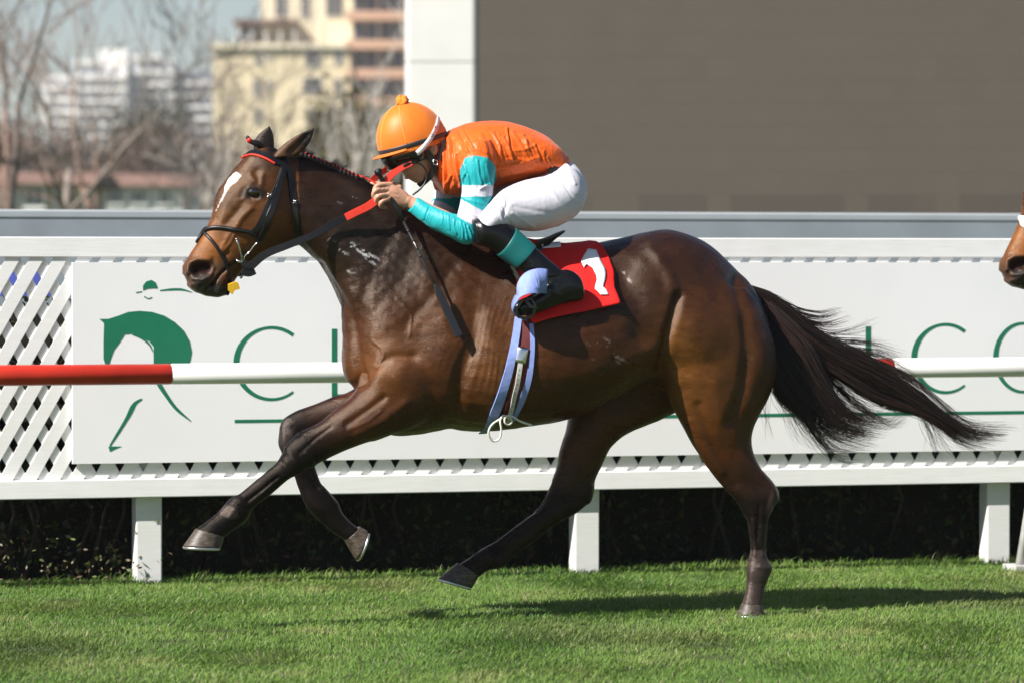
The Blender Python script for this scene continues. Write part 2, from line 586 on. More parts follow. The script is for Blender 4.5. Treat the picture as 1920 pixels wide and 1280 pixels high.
letters.append(('letter_P', vbar(1462) + arcs(1465, 645, 48, 35, -90, 90, [5, 9, 5])))
letters.append(('letter_I', vbar(1628)))
letters.append(('letter_C', letC(1714, 1803, 608, 735)))
letters.append(('letter_O', arcs(1918, 670, 51, 64, 0, 360, [9, 5, 10, 5, 9])))
for nm, pl in letters: flat(nm, pl, M_GREEN, sign)
flat('underline', [[(440, 786), (2300, 765), (2300, 771), (440, 792)]], M_GREEN, sign)
horse_poly = smoothpoly([(186, 598), (205, 597), (222, 591), (240, 584), (268, 583), (295, 586), (325, 601), (346, 620), (358, 642), (360, 662), (354, 678)], 5)[:-5]
def emb(pl, nm='emblem_shape'): flat(nm, pl, M_GREEN, sign)
# arched neck, head and chest of the emblem
emb([[(186, 598), (203, 598), (222, 592), (240, 585), (262, 583), (285, 585), (308, 592), (328, 604), (345, 620), (356, 640), (360, 660), (357, 676), (350, 690), (288, 690), (288, 650), (280, 640), (262, 630), (248, 626), (234, 627), (226, 640), (214, 656), (208, 672), (205, 682), (197, 682), (194, 672), (194, 640), (195, 606)]])
emb(stroke([(248, 627), (266, 634), (280, 646), (287, 660)], [2, 4, 4, 1]))
emb([[(268, 545), (268, 536), (274, 528), (284, 525), (292, 530), (296, 541), (284, 541), (276, 542)]])
emb(stroke([(300, 545), (320, 543), (340, 543), (360, 548)], [2, 4, 4, 1]))
emb(stroke([(255, 549), (266, 547)], 2) + stroke([(270, 556), (278, 560), (285, 558)], 2))
emb(stroke([(296, 716), (310, 738), (330, 765), (358, 789)], [9, 7, 6, 2]))
emb(stroke([(266, 747), (252, 757), (240, 780), (225, 805), (206, 835)], [3, 9, 6, 5, 3]))
emb([[(203, 836), (228, 836), (216, 841), (206, 846)]])

# ------------------------------------------------------------------ running rail
YR = YF - .46
M_RED = plain('rail_red', (.52, .030, .014), .38, var=.15, scale=7)
M_RW = plain('rail_white', (.80, .795, .77), .38, var=.05, scale=5)
rz = P(160, 702, YR).z; rr = .0445
rail = empty('running_rail', (0, YR, 0), 'round plastic running rail in red and white sections before the fence', 'rail')
xb = [P(u, 700, YR).x for u in (320, 1672)]; sec = (xb[1] - xb[0]) / 2
for i in range(-2, 4):
    a, b = xb[0] + sec * (i), xb[0] + sec * (i + 1)
    mb = MB().tube([(a + .0015, YR, rz), (a + .004, YR, rz), (b - .004, YR, rz), (b - .0015, YR, rz)], [rr - .002, rr, rr, rr - .002], 32)
    mb.build('white_section' if i % 2 == 0 else 'red_section', M_RW if i % 2 == 0 else M_RED, rail, True)
M_STAND = plain('stand_metal', (.42, .42, .40), .5, var=.2, scale=20)
for du in (0, -2100):
    b0 = G(1848, 1057); x0 = b0.x + (0 if du == 0 else -6.1); yb = YR + .02
    tp = P(1975, 700, YR).x - b0.x
    mb = MB().tube([(x0, yb, .02), (x0 + tp * .35, yb, rz * .36), (x0 + tp, YR, rz - .03)], [.022, .021, .019], 12)
    mb.build('leaning_leg', M_STAND, rail, True)
    bevel(MB().box((x0 - .05, yb - .06, -.01), (x0 + .2, yb + .09, .028)).build('base_plate', M_STAND, rail), .006)

# ------------------------------------------------------------------ hedge below and behind the fence
M_LEAF = vcol_mat('hedge_leaf', .45, .4, .25)
def leaves(n, fx, size, cols, name, mat, parent=None, **kw):
    pos = fx(n); n = len(pos)
    a = NPR.normal(size=(n, 3)); a /= np.linalg.norm(a, axis=1)[:, None]
    b = NPR.normal(size=(n, 3)); b -= a * (a * b).sum(1)[:, None]; b /= np.linalg.norm(b, axis=1)[:, None]
    s = NPR.uniform(size[0], size[1], n)[:, None]
    V = np.stack([pos - a * s, pos - b * s * .5, pos + a * s, pos + b * s * .5], 1).reshape(-1, 3)
    F = np.arange(n)[:, None] * 4 + np.array([[0, 1, 2, 3]])
    c = np.array(cols)[NPR.integers(0, len(cols), n)] * NPR.uniform(.6, 1.3, (n, 1))
    me = mesh_from(name, V, F); set_col(me, np.repeat(c, 4, 0))
    return link(name, me, mat, parent, False, **kw)
hedge = empty('clipped_hedge', (0, YF + .6, 0), 'dark leafy hedge in the shade behind the white fence', 'hedge')
def hedge_pts(n):
    x = NPR.uniform(XL, XR, n); z = NPR.uniform(0.0, 1.27, n)
    y = YF + .2 + .07 * smooth_field(x, z, 4, 9) + NPR.exponential(.07, n)
    return np.stack([x, y, z], 1)
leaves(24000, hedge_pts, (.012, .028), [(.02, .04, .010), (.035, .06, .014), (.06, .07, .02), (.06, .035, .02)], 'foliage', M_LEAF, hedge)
def stray(n):                      # a few leaves reaching out under the board, coloured paler to look sunlit
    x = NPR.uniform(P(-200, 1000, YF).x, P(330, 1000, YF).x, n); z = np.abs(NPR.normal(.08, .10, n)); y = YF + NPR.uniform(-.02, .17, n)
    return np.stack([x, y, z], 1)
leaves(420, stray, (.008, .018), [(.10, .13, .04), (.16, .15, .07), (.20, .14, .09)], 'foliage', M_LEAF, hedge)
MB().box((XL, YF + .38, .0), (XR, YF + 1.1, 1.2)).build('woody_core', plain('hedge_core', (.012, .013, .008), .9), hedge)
M_HST = plain('hedge_stem', (.035, .026, .02), .8)
for i in range(60):
    x = RND.uniform(XL, XR); MB().tube([(x, YF + .22 + RND.uniform(0, .1), 0), (x + RND.uniform(-.1, .1), YF + .24, .3), (x + RND.uniform(-.25, .25), YF + .3, .8)], [.012, .009, .005], 5).build('stem', M_HST, hedge, True)

# ------------------------------------------------------------------ grey parapet, big screen, white column
def frame_at(u0, d0, u1, d1):      # local frame along a level line given by two sight lines
    a = D(u0, 490, d0); b = D(u1, 490, d1); a.z = b.z = 0
    ex = (b - a).normalized(); ey = Vector((-ex.y, ex.x, 0))
    return a, ex, ey, (b - a).length
def obox(mb, o, ex, ey, x0, x1, y0, y1, z0, z1):
    v = [o + ex * x + ey * y + Vector((0, 0, z)) for z in (z0, z1) for x, y in ((x0, y0), (x1, y0), (x1, y1), (x0, y1))]
    return mb.add(v, [(0, 3, 2, 1), (4, 5, 6, 7), (0, 1, 5, 4), (1, 2, 6, 5), (2, 3, 7, 6), (3, 0, 4, 7)])
a, ex, ey, L = frame_at(0, 21.0, 1920, 22.9)
zp = CAM_H + (490 - 393) / FPX * 21.0
par_ = empty('parapet_wall', a, 'blue grey rendered wall with a paler coping behind the fence', 'wall')
M_PAR = plain('parapet_grey', (.29, .325, .355), .6, var=.1, scale=3)
M_COP = plain('coping_grey', (.40, .43, .45), .5, var=.06, scale=3)
obox(MB(), a, ex, ey, -3, L + 4, 0, .4, 0, zp - .050).build('wall_face', M_PAR, par_)
for i in range(1):
    w = L + 7
    bevel(obox(MB(), a, ex, ey, -3 + i * w, -3 + (i + 1) * w - .001, -.003, .45, zp - .048, zp).build('coping_stone', M_COP, par_), .01)

SD = 45.0
a, ex, ey, L = frame_at(896, SD, 1920, SD * 1.0)
def screen_mat(name, k):
    t = NT(name); v = t.coord('Object'); f = t.noise(v, 1.2, 6)
    g = t.noise(t.coord('Object', (6, 6, 30)), 1, 4)
    c = tuple(k * x for x in (.076, .063, .050))
    b_ = t.ramp(f, [(.3, tuple(.93 * x for x in c)), (.7, tuple(1.06 * x for x in c))])
    t.base(t.mul(b_, t.ramp(g, [(.3, (.95, .96, .95)), (.7, (1.04, 1.03, 1.03))])))
    t.b.inputs['Roughness'].default_value = .75
    w = t.n('ShaderNodeTexWave'); w.inputs['Scale'].default_value = 25; w.bands_direction = 'Z'; t.l(v, w.inputs['Vector'])
    t.bump(w.outputs[1], .2, .01)
    return t.m
M_MOD = [screen_mat('screen_module_%d' % i, k) for i, k in enumerate((1.0, .975, 1.025, .80, .87))]
scr = empty('video_screen', a, 'huge switched off brown grey video screen behind the fence', 'screen')
ms = 43 * SD / FPX
zb = CAM_H + (490 - 409) / FPX * SD
mods = [MB().box((.0001, 0, .0001), (ms - .0001, .06, ms - .0001)).mesh('screen_module') for _ in M_MOD]
for me, m in zip(mods, M_MOD): me.materials.append(m)
ang = math.atan2(ex.y, ex.x)
for r in range(10):
    for c in range(28):
        i = RND.choice((0, 0, 0, 0, 1, 2)) if r > 0 else RND.choice((3, 3, 4, 0))
        o = link('screen_module', mods[i], None, None, False)
        o.rotation_euler = (0, 0, ang); o.location = a + ex * (c * ms) + Vector((0, 0, zb + r * ms)); par(o, scr)
obox(MB(), a, ex, ey, -.05, 28 * ms + .1, .07, .6, 0, zb + 10 * ms + .1).build('screen_cabinet', plain('cabinet', (.10, .092, .082), .8), scr)
# column at the screen's edge
M_COLM = plain('column_white', (.60, .59, .565), .5, var=.04, scale=2)
w = 144 * SD / FPX
col_ = empty('white_column', a - ex * (w / 2), 'tall cream white column at the edge of the big screen', 'column')
def rounded(x0, x1, y0, y1, r, z):
    res = []
    for cx, cy, a0 in ((x1 - r, y1 - r, 0), (x0 + r, y1 - r, 90), (x0 + r, y0 + r, 180), (x1 - r, y0 + r, 270)):
        for k in range(9):
            t = math.radians(a0 + k * 11.25); res.append(a + ex * (cx + r * math.cos(t)) + ey * (cy + r * math.sin(t)) + Vector((0, 0, z)))
    return res
zj = CAM_H + (490 - 117) / FPX * SD
for z0, z1 in ((0, zj - .006), (zj + .006, 6.2)):
    MB().prism(rounded(-w + .045, -.01, -.03, .24, .06, z0), (0, 0, z1 - z0)).build('column_section', M_COLM, col_)
MB().prism(rounded(-w + .065, -.03, -.01, .22, .05, 0), (0, 0, 6.1)).build('column_core', plain('joint_grey', (.4, .4, .38), .7), col_)

# ------------------------------------------------------------------ far town
class Block:
    """a building laid out in metres in front of the lens: u, v are where its corners fall at its own distance"""
    def __init__(s, depth, turn=0.0):
        s.d = depth; s.o = D(960, 490, depth); s.o.z = 0
        a = math.atan2(RGT.y, RGT.x) + math.radians(turn)
        s.ex = Vector((math.cos(a), math.sin(a), 0)); s.ey = Vector((-s.ex.y, s.ex.x, 0))
    def X(s, u): return (u - 960) / FPX * s.d
    def Z(s, v): return CAM_H + (490 - v) / FPX * s.d
    def box(s, u0, u1, v0, v1, y0, y1, mb=None):
        z0 = 0 if v1 is None else s.Z(v1)
        return obox(mb or MB(), s.o, s.ex, s.ey, s.X(u0), s.X(u1), y0, y1, z0, s.Z(v0))
    def window(s, u0, u1, v0, v1, y, glass, frame, parent):
        t = .12
        w = s.box(u0, u1, v0, v1, y - .02, y + .25).build('window', glass, parent)
        mb = MB(); X0, X1, Z0, Z1 = s.X(u0), s.X(u1), s.Z(v1), s.Z(v0)
        for q in ((X0 - t, X1 + t, Z0 - t, Z0), (X0 - t, X1 + t, Z1, Z1 + t), (X0 - t, X0, Z0, Z1), (X1, X1 + t, Z0, Z1), ((X0 + X1) / 2 - .04, (X0 + X1) / 2 + .04, Z0, Z1)):
            obox(mb, s.o, s.ex, s.ey, q[0], q[1], y - .1, y - .025, q[2], q[3])
        mb.build('window_frame', frame, w)
M_CREAM = plain('cream_render', (.62, .52, .34), .8, var=.06, scale=.15)
M_CREAM2 = plain('pale_cream_render', (.66, .58, .43), .8, var=.06, scale=.15)
M_SALM = plain('salmon_band', (.52, .31, .21), .8, var=.08, scale=.2)
M_GLASS = plain('far_glass', (.06, .065, .075), .25, .6, var=.3, scale=.3)
M_DARKB = plain('dark_brick', (.20, .11, .08), .8, var=.15, scale=.4)
M_WHITEB = plain('white_render', (.72, .70, .67), .8, var=.05, scale=.1)
M_GREYB = plain('grey_blue_glass', (.20, .23, .27), .4, var=.2, scale=.1)
M_FRM = plain('window_frame', (.6, .55, .45), .6)
B = Block(400)
tw = empty('apartment_tower', B.o + B.ex * B.X(560), 'cream apartment tower with salmon balcony bands and a roof terrace', 'building')
B.box(400, 657, 92, None, 0, 16).build('lower_wall', M_CREAM, tw)
B.box(394, 660, 82, 92, -.6, 16.3).build('cornice', M_CREAM2, tw)
B.box(486, 657, -160, 81.5, 3, 15).build('upper_wall', M_CREAM2, tw)
B.box(657.5, 900, -160, None, 1.5, 15).build('wing_wall', M_CREAM, tw)
for v in (-140, -86, -32, 22, 76, 130, 184, 238, 292):
    B.box(650, 905, v, v + 17, -.6, 1.45).build('balcony_band', M_SALM, tw)
    for u in (662, 712, 762, 812, 862):
        B.window(u, u + 44, v - 35, v - 2, 1.4, M_GLASS, M_FRM, tw)
for u0, u1, v0, v1 in ((478, 490, 98, 122), (503, 510, 98, 112), (476, 489, 150, 180), (502, 510, 152, 168), (574, 600, 92.5, 126), (570, 602, 146, 176), (628, 642, 94, 121), (478, 490, 205, 232), (574, 600, 205, 232), (628, 642, 150, 176), (570, 600, 255, 285), (478, 490, 255, 285)):
    B.window(u0, u1, v0, v1, -.03, M_GLASS, M_FRM, tw)
for u0, u1, v0, v1 in ((514, 534, -10, 28), (563, 578, -10, 30), (514, 534, -66, -30), (563, 578, -66, -30), (610, 640, -66, -30), (610, 640, -10, 28)):
    B.window(u0, u1, v0, v1, 2.95, M_GLASS, M_FRM, tw)
B.box(445, 550, 48, 75, 4, 9).build('roof_room', M_DARKB, tw)
B.box(438, 558, 38, 46, -.3, 9.5).build('pergola_roof', plain('pergola', (.16, .09, .06), .7), tw)
for u in (443, 470, 497, 524, 551): B.box(u, u + 3, 46, 82, 0.2, .5).build('pergola_post', M_WHITEB, tw)
B.box(446, 480, 52, 72, 3.85, 3.98).build('glass_panel', M_GREYB, tw)
B.box(535, 550, 52, 72, 3.85, 3.98).build('glass_panel', M_GREYB, tw)

B = Block(820)
wb = empty('white_apartment_block', B.o + B.ex * B.X(230), 'hazy white stepped apartment block far behind the bare trees', 'building')
def far_block(u0, u1, v0, y0, y1, mat, rows, u_step, vs=22, gl=M_GREYB):
    B.box(u0, u1, v0, None, y0, y1).build('wall', mat, wb)
    v = v0 + 9
    for r in range(rows):
        B.box(u0 - 2, u1 + 2, v + 12, v + 19, y0 - 1.6, y0 - .05).build('balcony', M_WHITEB, wb)
        u = u0 + 5
        while u + u_step < u1:
            B.box(u, u + u_step * .72, v, v + 12, y0 - .06, y0 + .3).build('window', gl, wb)
            u += u_step
        v += vs
far_block(78, 142, 140, 4, 20, M_WHITEB, 7, 16)
far_block(143, 238, 122, 0, 20, M_WHITEB, 8, 19)
far_block(239, 322, 110, 5, 20, M_WHITEB, 8, 17)
far_block(323, 392, 130, 8, 20, M_GREYB, 7, 14, gl=M_GLASS)
B.box(182, 236, 92, 121.5, 4, 14).build('roof_box', M_WHITEB, wb)
B.box(140, 182, 114, 121.5, -1, 14).build('roof_slab', M_WHITEB, wb)
B.box(246, 300, 103, 109.5, 3, 14).build('roof_slab', M_WHITEB, wb)

M_ROOF = plain('clay_roof', (.20, .115, .085), .8, var=.25, scale=1)
M_BEIGE = plain('beige_wall', (.58, .48, .37), .8, var=.08, scale=.3)
M_LOWW = plain('low_white_wall', (.72, .71, .68), .8, var=.06, scale=.3)
def low_house(depth, u0, u1, vr, ve, wins, mat, label, turn=0):
    B = Block(depth, turn)
    h = empty('low_house', B.o + B.ex * B.X((u0 + u1) / 2), label, 'house')
    B.box(u0, u1, ve + 1, None, 0, 8).build('wall', mat, h)
    X0, X1, Z0, Z1 = B.X(u0) - .5, B.X(u1) + .5, B.Z(ve), B.Z(vr)
    pr = [B.o + B.ex * X0 + B.ey * y + Vector((0, 0, z)) for y, z in ((-.6, Z0), (4, Z1), (8.6, Z0))]
    MB().prism(pr, B.ex * (X1 - X0)).build('roof', M_ROOF, h)
    for w in wins:
        B.window(w[0], w[1], w[2], w[3], -.03, M_GLASS, M_LOWW, h)
low_house(120, -60, 150, 318, 346, ((4, 30, 356, 380), (52, 78, 352, 386), (108, 128, 356, 380)), M_BEIGE, 'low beige house with red clay roof beyond the parapet, nearest the corner')
low_house(150, 152, 345, 322, 350, ((165, 182, 358, 392), (205, 228, 356, 380), (250, 272, 358, 380), (300, 318, 358, 380)), M_LOWW, 'low white house with clay roof behind the bay horse head')
low_house(170, 350, 760, 330, 352, ((420, 440, 358, 380), (560, 580, 358, 380), (690, 708, 358, 380)), M_BEIGE, 'long low house with clay roof below the cream tower')

# ------------------------------------------------------------------ low hills on the horizon
mb = MB(); r_ = random.Random(3); prev = None; n_ = 60
ring = []
for i in range(n_ + 1):
    a_ = math.radians(-80 + 160 * i / n_); d_ = Vector((math.sin(a_ + YAW), math.cos(a_ + YAW), 0))
    ring.append([CAM * 0 + d_ * q + Vector((0, 0, z)) for q, z in ((2300, -1), (2450, 12 + r_.uniform(0, 6)), (2600, 24 + 8 * math.sin(i * .7) + r_.uniform(0, 5)), (2900, 10))])
vs = [p for q in ring for p in q]
fs = [(i * 4 + k, i * 4 + k + 1, i * 4 + k + 5, i * 4 + k + 4) for i in range(n_) for k in range(3)]
mb.add(vs, fs).build('hills', plain('dry_hill', (.10, .095, .06), .9, var=.3, scale=.02), smooth=True, kind='structure')

# ------------------------------------------------------------------ bare winter trees
def bark(name, c): return plain(name, c, .85, var=.3, scale=6, bump=.4, bscale=20)
M_BARK = [bark('bark_brown', (.13, .10, .085)), bark('bark_pale', (.36, .33, .29)), bark('bark_dark', (.07, .058, .052))]
def bare_tree(name, base, h, r0, seed, mat, label, lean=0.0, spread=1.0, depth=5, group='bare trees behind the parapet'):
    rn = random.Random(seed)
    t = empty(name, base, label, 'tree', group)
    tr, cr = MB(), MB()
    def seg(p, d, L, r, lev):
        pts = [p]; q = p; dd = d.copy(); n = 4
        for i in range(n):
            dd = (dd + Vector((rn.gauss(0, .13), rn.gauss(0, .13), rn.gauss(.03, .08)))).normalized()
            q = q + dd * (L / n); pts.append(q)
        rad = [r * (1 - .45 * i / n) for i in range(n + 1)]
        (tr if lev == 0 else cr).tube(pts, rad, 7 if lev < 2 else 4 if lev < 4 else 3, lev < 2)
        if lev >= depth: return
        k = 3 if lev < 2 else rn.choice((2, 3, 3))
        for i in range(k):
            f = rn.uniform(.45, 1.0) if i else 1.0
            j = min(int(f * n), n)
            ax = Vector((rn.gauss(0, 1), rn.gauss(0, 1), rn.gauss(0, .4))).normalized()
            nd = (dd + ax * rn.uniform(.45, .95) * spread + Vector((0, 0, .12))).normalized()
            seg(pts[j], nd, L * rn.uniform(.6, .82), max(rad[j] * rn.uniform(.5, .72), .011), lev + 1)
    seg(Vector(base), Vector((lean, rn.uniform(-.1, .1), 1)).normalized(), h * .34, r0, 0)
    tr.build('trunk', mat, t, True); cr.build('crown', mat, t, True)
    return t
def tb(u, d): 
    p = D(u, 490, d); p.z = 0; return p
M_BARK += [bark('bark_red_brown', (.20, .13, .10)), bark('bark_grey_brown', (.22, .18, .155))]
bare_tree('bare_tree', tb(-60, 55), 11, .075, 11, M_BARK[0], 'bare tree with long diagonal limbs at the upper picture corner', .55, .9)
bare_tree('bare_tree', tb(20, 75), 10, .2, 12, M_BARK[3], 'twiggy red brown tree over the low beige house', .0, 1.1, 5)
bare_tree('bare_tree', tb(120, 62), 8.5, .10, 13, M_BARK[4], 'grey brown bare tree before the left end of the white block', .1, 1.0, 5)
bare_tree('bare_tree', tb(215, 70), 8.5, .11, 14, M_BARK[3], 'red brown bare tree in front of the white block, thin stemmed', -.15, 1.0, 5)
bare_tree('bare_tree', tb(300, 66), 7.0, .10, 15, M_BARK[2], 'dark bare tree between the white block and the horse face', .1, 1.0, 5)
bare_tree('bare_tree', tb(385, 90), 8.0, .12, 21, M_BARK[4], 'grey brown bare tree at the edge of the cream tower', .05, .9, 5)
bare_tree('bare_tree', tb(440, 80), 5.0, .13, 16, M_BARK[1], 'pale bare tree against the cream tower, above the horse forehead', .0, .8)
bare_tree('bare_tree', tb(590, 70), 5.0, .12, 17, M_BARK[1], 'pale bare tree with leaning trunk above the horse neck', -.15, .8)
bare_tree('bare_tree', tb(642, 66), 6.0, .10, 18, M_BARK[1], 'straight pale trunked bare tree beside the jockey helmet', .0, .7)
bare_tree('bare_tree', tb(540, 84), 5.4, .10, 22, M_BARK[4], 'fine twigged grey bare tree behind the horse ears', .05, .9, 5)
M_EVER = vcol_mat('evergreen_leaf', .6, .2, .2)
def shrub(u, d, w, zt, zb_, n, label, cols, seed, ls=(.05, .11)):
    b = tb(u, d); t = empty('leafy_shrub', b, label, 'shrub')
    def fx(m):
        r = np.random.default_rng(seed); c = r.uniform(-1, 1, (26, 3)); k = r.integers(0, 26, m)
        p = c[k] * np.array([w * .75, w * .5, (zt - zb_) * .36]) + r.normal(0, 1, (m, 3)) * np.array([w * .16, w * .16, (zt - zb_) * .09])
        return p + np.array([b.x, b.y, (zt + zb_) / 2])
    leaves(n, fx, ls, cols, 'foliage', M_EVER, t)
    for i in range(5):
        MB().tube([b + Vector((RND.uniform(-.2, .2), 0, 0)), b + Vector((RND.uniform(-w, w) * .4, 0, zb_ + .5)), b + Vector((RND.uniform(-w, w) * .7, 0, zt * .8))], [.06, .04, .015], 5).build('stem', M_BARK[0], t, True)
OL = [(.10, .10, .045), (.14, .12, .06), (.07, .075, .04), (.17, .13, .09)]
BRN = [(.17, .12, .095), (.13, .10, .08), (.21, .15, .12), (.10, .09, .06)]
shrub(690, 74, 1.15, 4.6, .5, 5000, 'olive green bushy tree beside the white column', OL, 1)
shrub(560, 90, 2.0, 3.9, .5, 5500, 'olive brown shrub in front of the cream tower', OL, 2)
shrub(272, 200, 2.2, 10.2, 1.0, 4500, 'dark green tall shrub before the hazy white block', [(.06, .075, .045), (.085, .09, .06)], 3, (.12, .24))
shrub(40, 190, 4.2, 8.2, .6, 6500, 'brown leafed thicket rising behind the low beige house', BRN, 4, (.10, .22))
shrub(185, 185, 4.2, 7.2, .6, 6500, 'rusty brown thicket rising behind the low white house', BRN, 5, (.10, .22))
shrub(345, 180, 3.6, 7.8, .6, 6000, 'brown thicket between the white block and the cream tower', BRN, 6, (.10, .22))
bl_ = empty('blue_barrier', (P(60, 530, YF + 1.6).x, YF + 1.6, 0), 'blue barrier board glimpsed through the top of the lattice', 'barrier')
zq0, zq1 = P(60, 556, YF + 1.6).z, P(60, 500, YF + 1.6).z
M_BLB = plain('barrier_blue', (.10, .13, .50), .5)
for i in range(3):
    MB().box((-5.2 + i * 1.35, YF + 1.58, zq0), (-5.2 + i * 1.35 + 1.33, YF + 1.62, zq1)).build('board', M_BLB, bl_)
    MB().box((-5.2 + i * 1.35 + .6, YF + 1.63, 0), (-5.2 + i * 1.35 + .66, YF + 1.68, zq1 - .02)).build('post', M_STAND, bl_)
# ------------------------------------------------------------------ the racehorse (traced on its own mid-plane, Y = 0)
NEAR, FAR = -.135, .135
torso = loft([
    (650, 610, 648, 690, .05), (664, 556, 662, 722, .12), (694, 500, 690, 770, .18), (735, 455, 725, 812, .215, -.15), (785, 425, 768, 816, .235, -.3),
    (840, 420, 832, 806, .255, -.42), (900, 432, 900, 808, .28, -.42), (980, 452, 972, 800, .31, -.25), (1060, 462, 1060, 784, .322, -.12),
    (1130, 453, 1140, 752, .31, -.1), (1195, 441, 1210, 716, .285, -.12), (1255, 433, 1262, 735, .275, -.2), (1315, 452, 1322, 772, .262, -.22),
    (1366, 492, 1362, 792, .235, -.2), (1404, 535, 1396, 786, .20, -.1), (1428, 590, 1422, 752, .14), (1438, 640, 1436, 700, .06)], n=40)
neck = loft([
    (508, 290, 520, 400, .06, -.2), (540, 284, 540, 448, .075, -.3), (578, 291, 562, 463, .085, -.4), (625, 312, 592, 493, .09, -.45), (675, 333, 617, 528, .098, -.48),
    (725, 362, 634, 566, .112, -.45), (778, 390, 646, 618, .14, -.4), (832, 412, 664, 690, .175, -.35), (880, 428, 705, 760, .20, -.3), (930, 445, 790, 790, .2, -.2)], n=36)
head = loft([
    (512, 276, 566, 330, .05), (486, 279, 560, 392, .082, .1), (462, 290, 556, 435, .097, .05), (440, 315, 546, 460, .104, .0), (420, 343, 524, 470, .098, -.05),
    (406, 370, 497, 480, .083, -.05), (397, 404, 472, 494, .068, -.05), (384, 433, 455, 508, .060, 0), (367, 461, 444, 522, .056, .1), (352, 483, 434, 538, .058, .1),
    (342, 500, 424, 550, .060, .1), (345, 515, 404, 556, .056, .1), (353, 530, 388, 556, .044, 0), (360, 541, 378, 552, .02)], n=32)
hind_n = loft([
    (1225, 500, 1400, 540, .06), (1226, 560, 1432, 590, .115), (1226, 640, 1450, 650, .13), (1236, 690, 1453, 700, .128), (1258, 758, 1438, 748, .112), (1281, 800, 1414, 796, .092),
    (1306, 843, 1408, 832, .074), (1330, 880, 1422, 870, .060), (1355, 912, 1449, 903, .045), (1378, 936, 1461, 928, .047), (1395, 962, 1450, 950, .043), (1402, 980, 1440, 972, .036),
    (1405, 997, 1438, 990, .033), (1408, 1022, 1436, 1022, .029), (1406, 1045, 1438, 1044, .030), (1401, 1068, 1447, 1064, .038), (1400, 1092, 1436, 1093, .030), (1396, 1115, 1431, 1117, .032),
    (1392, 1130, 1429, 1132, .036), (1391, 1140, 1428, 1142, .034)], NEAR, n=28)
hind_f = loft([
    (1160, 560, 1400, 560, .08), (1130, 640, 1390, 640, .115), (1088, 725, 1300, 748, .118), (1070, 774, 1240, 784, .108), (1061, 809, 1176, 812, .088), (1050, 843, 1144, 839, .072),
    (1044, 876, 1128, 872, .060), (1032, 908, 1115, 902, .049), (1021, 938, 1108, 936, .046), (1010, 955, 1072, 966, .042), (992, 968, 1042, 982, .036), (962, 990, 996, 1018, .030),
    (935, 1010, 963, 1042, .028), (908, 1026, 944, 1062, .039), (884, 1043, 914, 1070, .031), (863, 1056, 896, 1082, .036), (855, 1064, 889, 1086, .034)], FAR, n=28)
fore_n = loft([
    (725, 580, 850, 640, .06), (700, 640, 850, 705, .10), (686, 692, 822, 768, .112), (664, 737, 778, 800, .098), (629, 767, 720, 819, .082), (598, 791, 664, 837, .066),
    (568, 806, 616, 859, .054), (546, 824, 588, 873, .051), (532, 846, 562, 888, .049), (518, 868, 541, 898, .036), (502, 881, 528, 909, .030), (478, 901, 508, 927, .029), (452, 924, 482, 946, .028), (438, 931, 470, 958, .036),
    (425, 942, 462, 974, .039), (412, 958, 444, 988, .033), (391, 975, 424, 1002, .033), (372, 989, 414, 1008, .040), (366, 998, 408, 1012, .038)], NEAR, n=28)
fore_f = loft([
    (760, 640, 830, 740, .08), (715, 700, 790, 780, .09), (657, 732, 728, 800, .083), (628, 742, 672, 802, .066), (588, 758, 622, 816, .053), (552, 771, 582, 832, .048), (530, 785, 560, 846, .044), (524, 800, 545, 846, .03)], FAR, n=28)
cannon_f = loft([
    (524, 800, 560, 790, .03), (522, 815, 574, 805, .046), (522, 834, 580, 826, .044), (533, 858, 582, 850, .037), (549, 884, 589, 872, .029), (560, 914, 601, 904, .028),
    (569, 938, 617, 922, .036), (580, 958, 634, 940, .040), (600, 978, 640, 958, .034), (624, 998, 654, 976, .031), (646, 1012, 669, 988, .036), (652, 1016, 675, 994, .034)], FAR, n=24)
dock = loft([(1385, 525, 1400, 570, .04), (1412, 544, 1420, 572, .032), (1440, 560, 1440, 590, .026), (1466, 582, 1462, 606, .018), (1486, 604, 1480, 618, .01)], 0, n=16)

horse = grow([torso, neck, head, hind_n, hind_f, fore_n, fore_f, cannon_f, dock], .0048, 7)
# soften the joins
for c, r, it in (((640, 640), 60, 6), ((735, 680), 110, 16), ((690, 500), 110, 14), ((800, 450), 90, 14), ((545, 380), 70, 12), ((1270, 640), 110, 14), ((1400, 640), 90, 10), ((1180, 720), 110, 14), ((790, 780), 60, 8), ((545, 830), 40, 3), ((1060, 950), 40, 2)):
    horse.relax(int(it * 1.6), horse.near(c, r), False)
horse.relax(3)
horse.refresh()

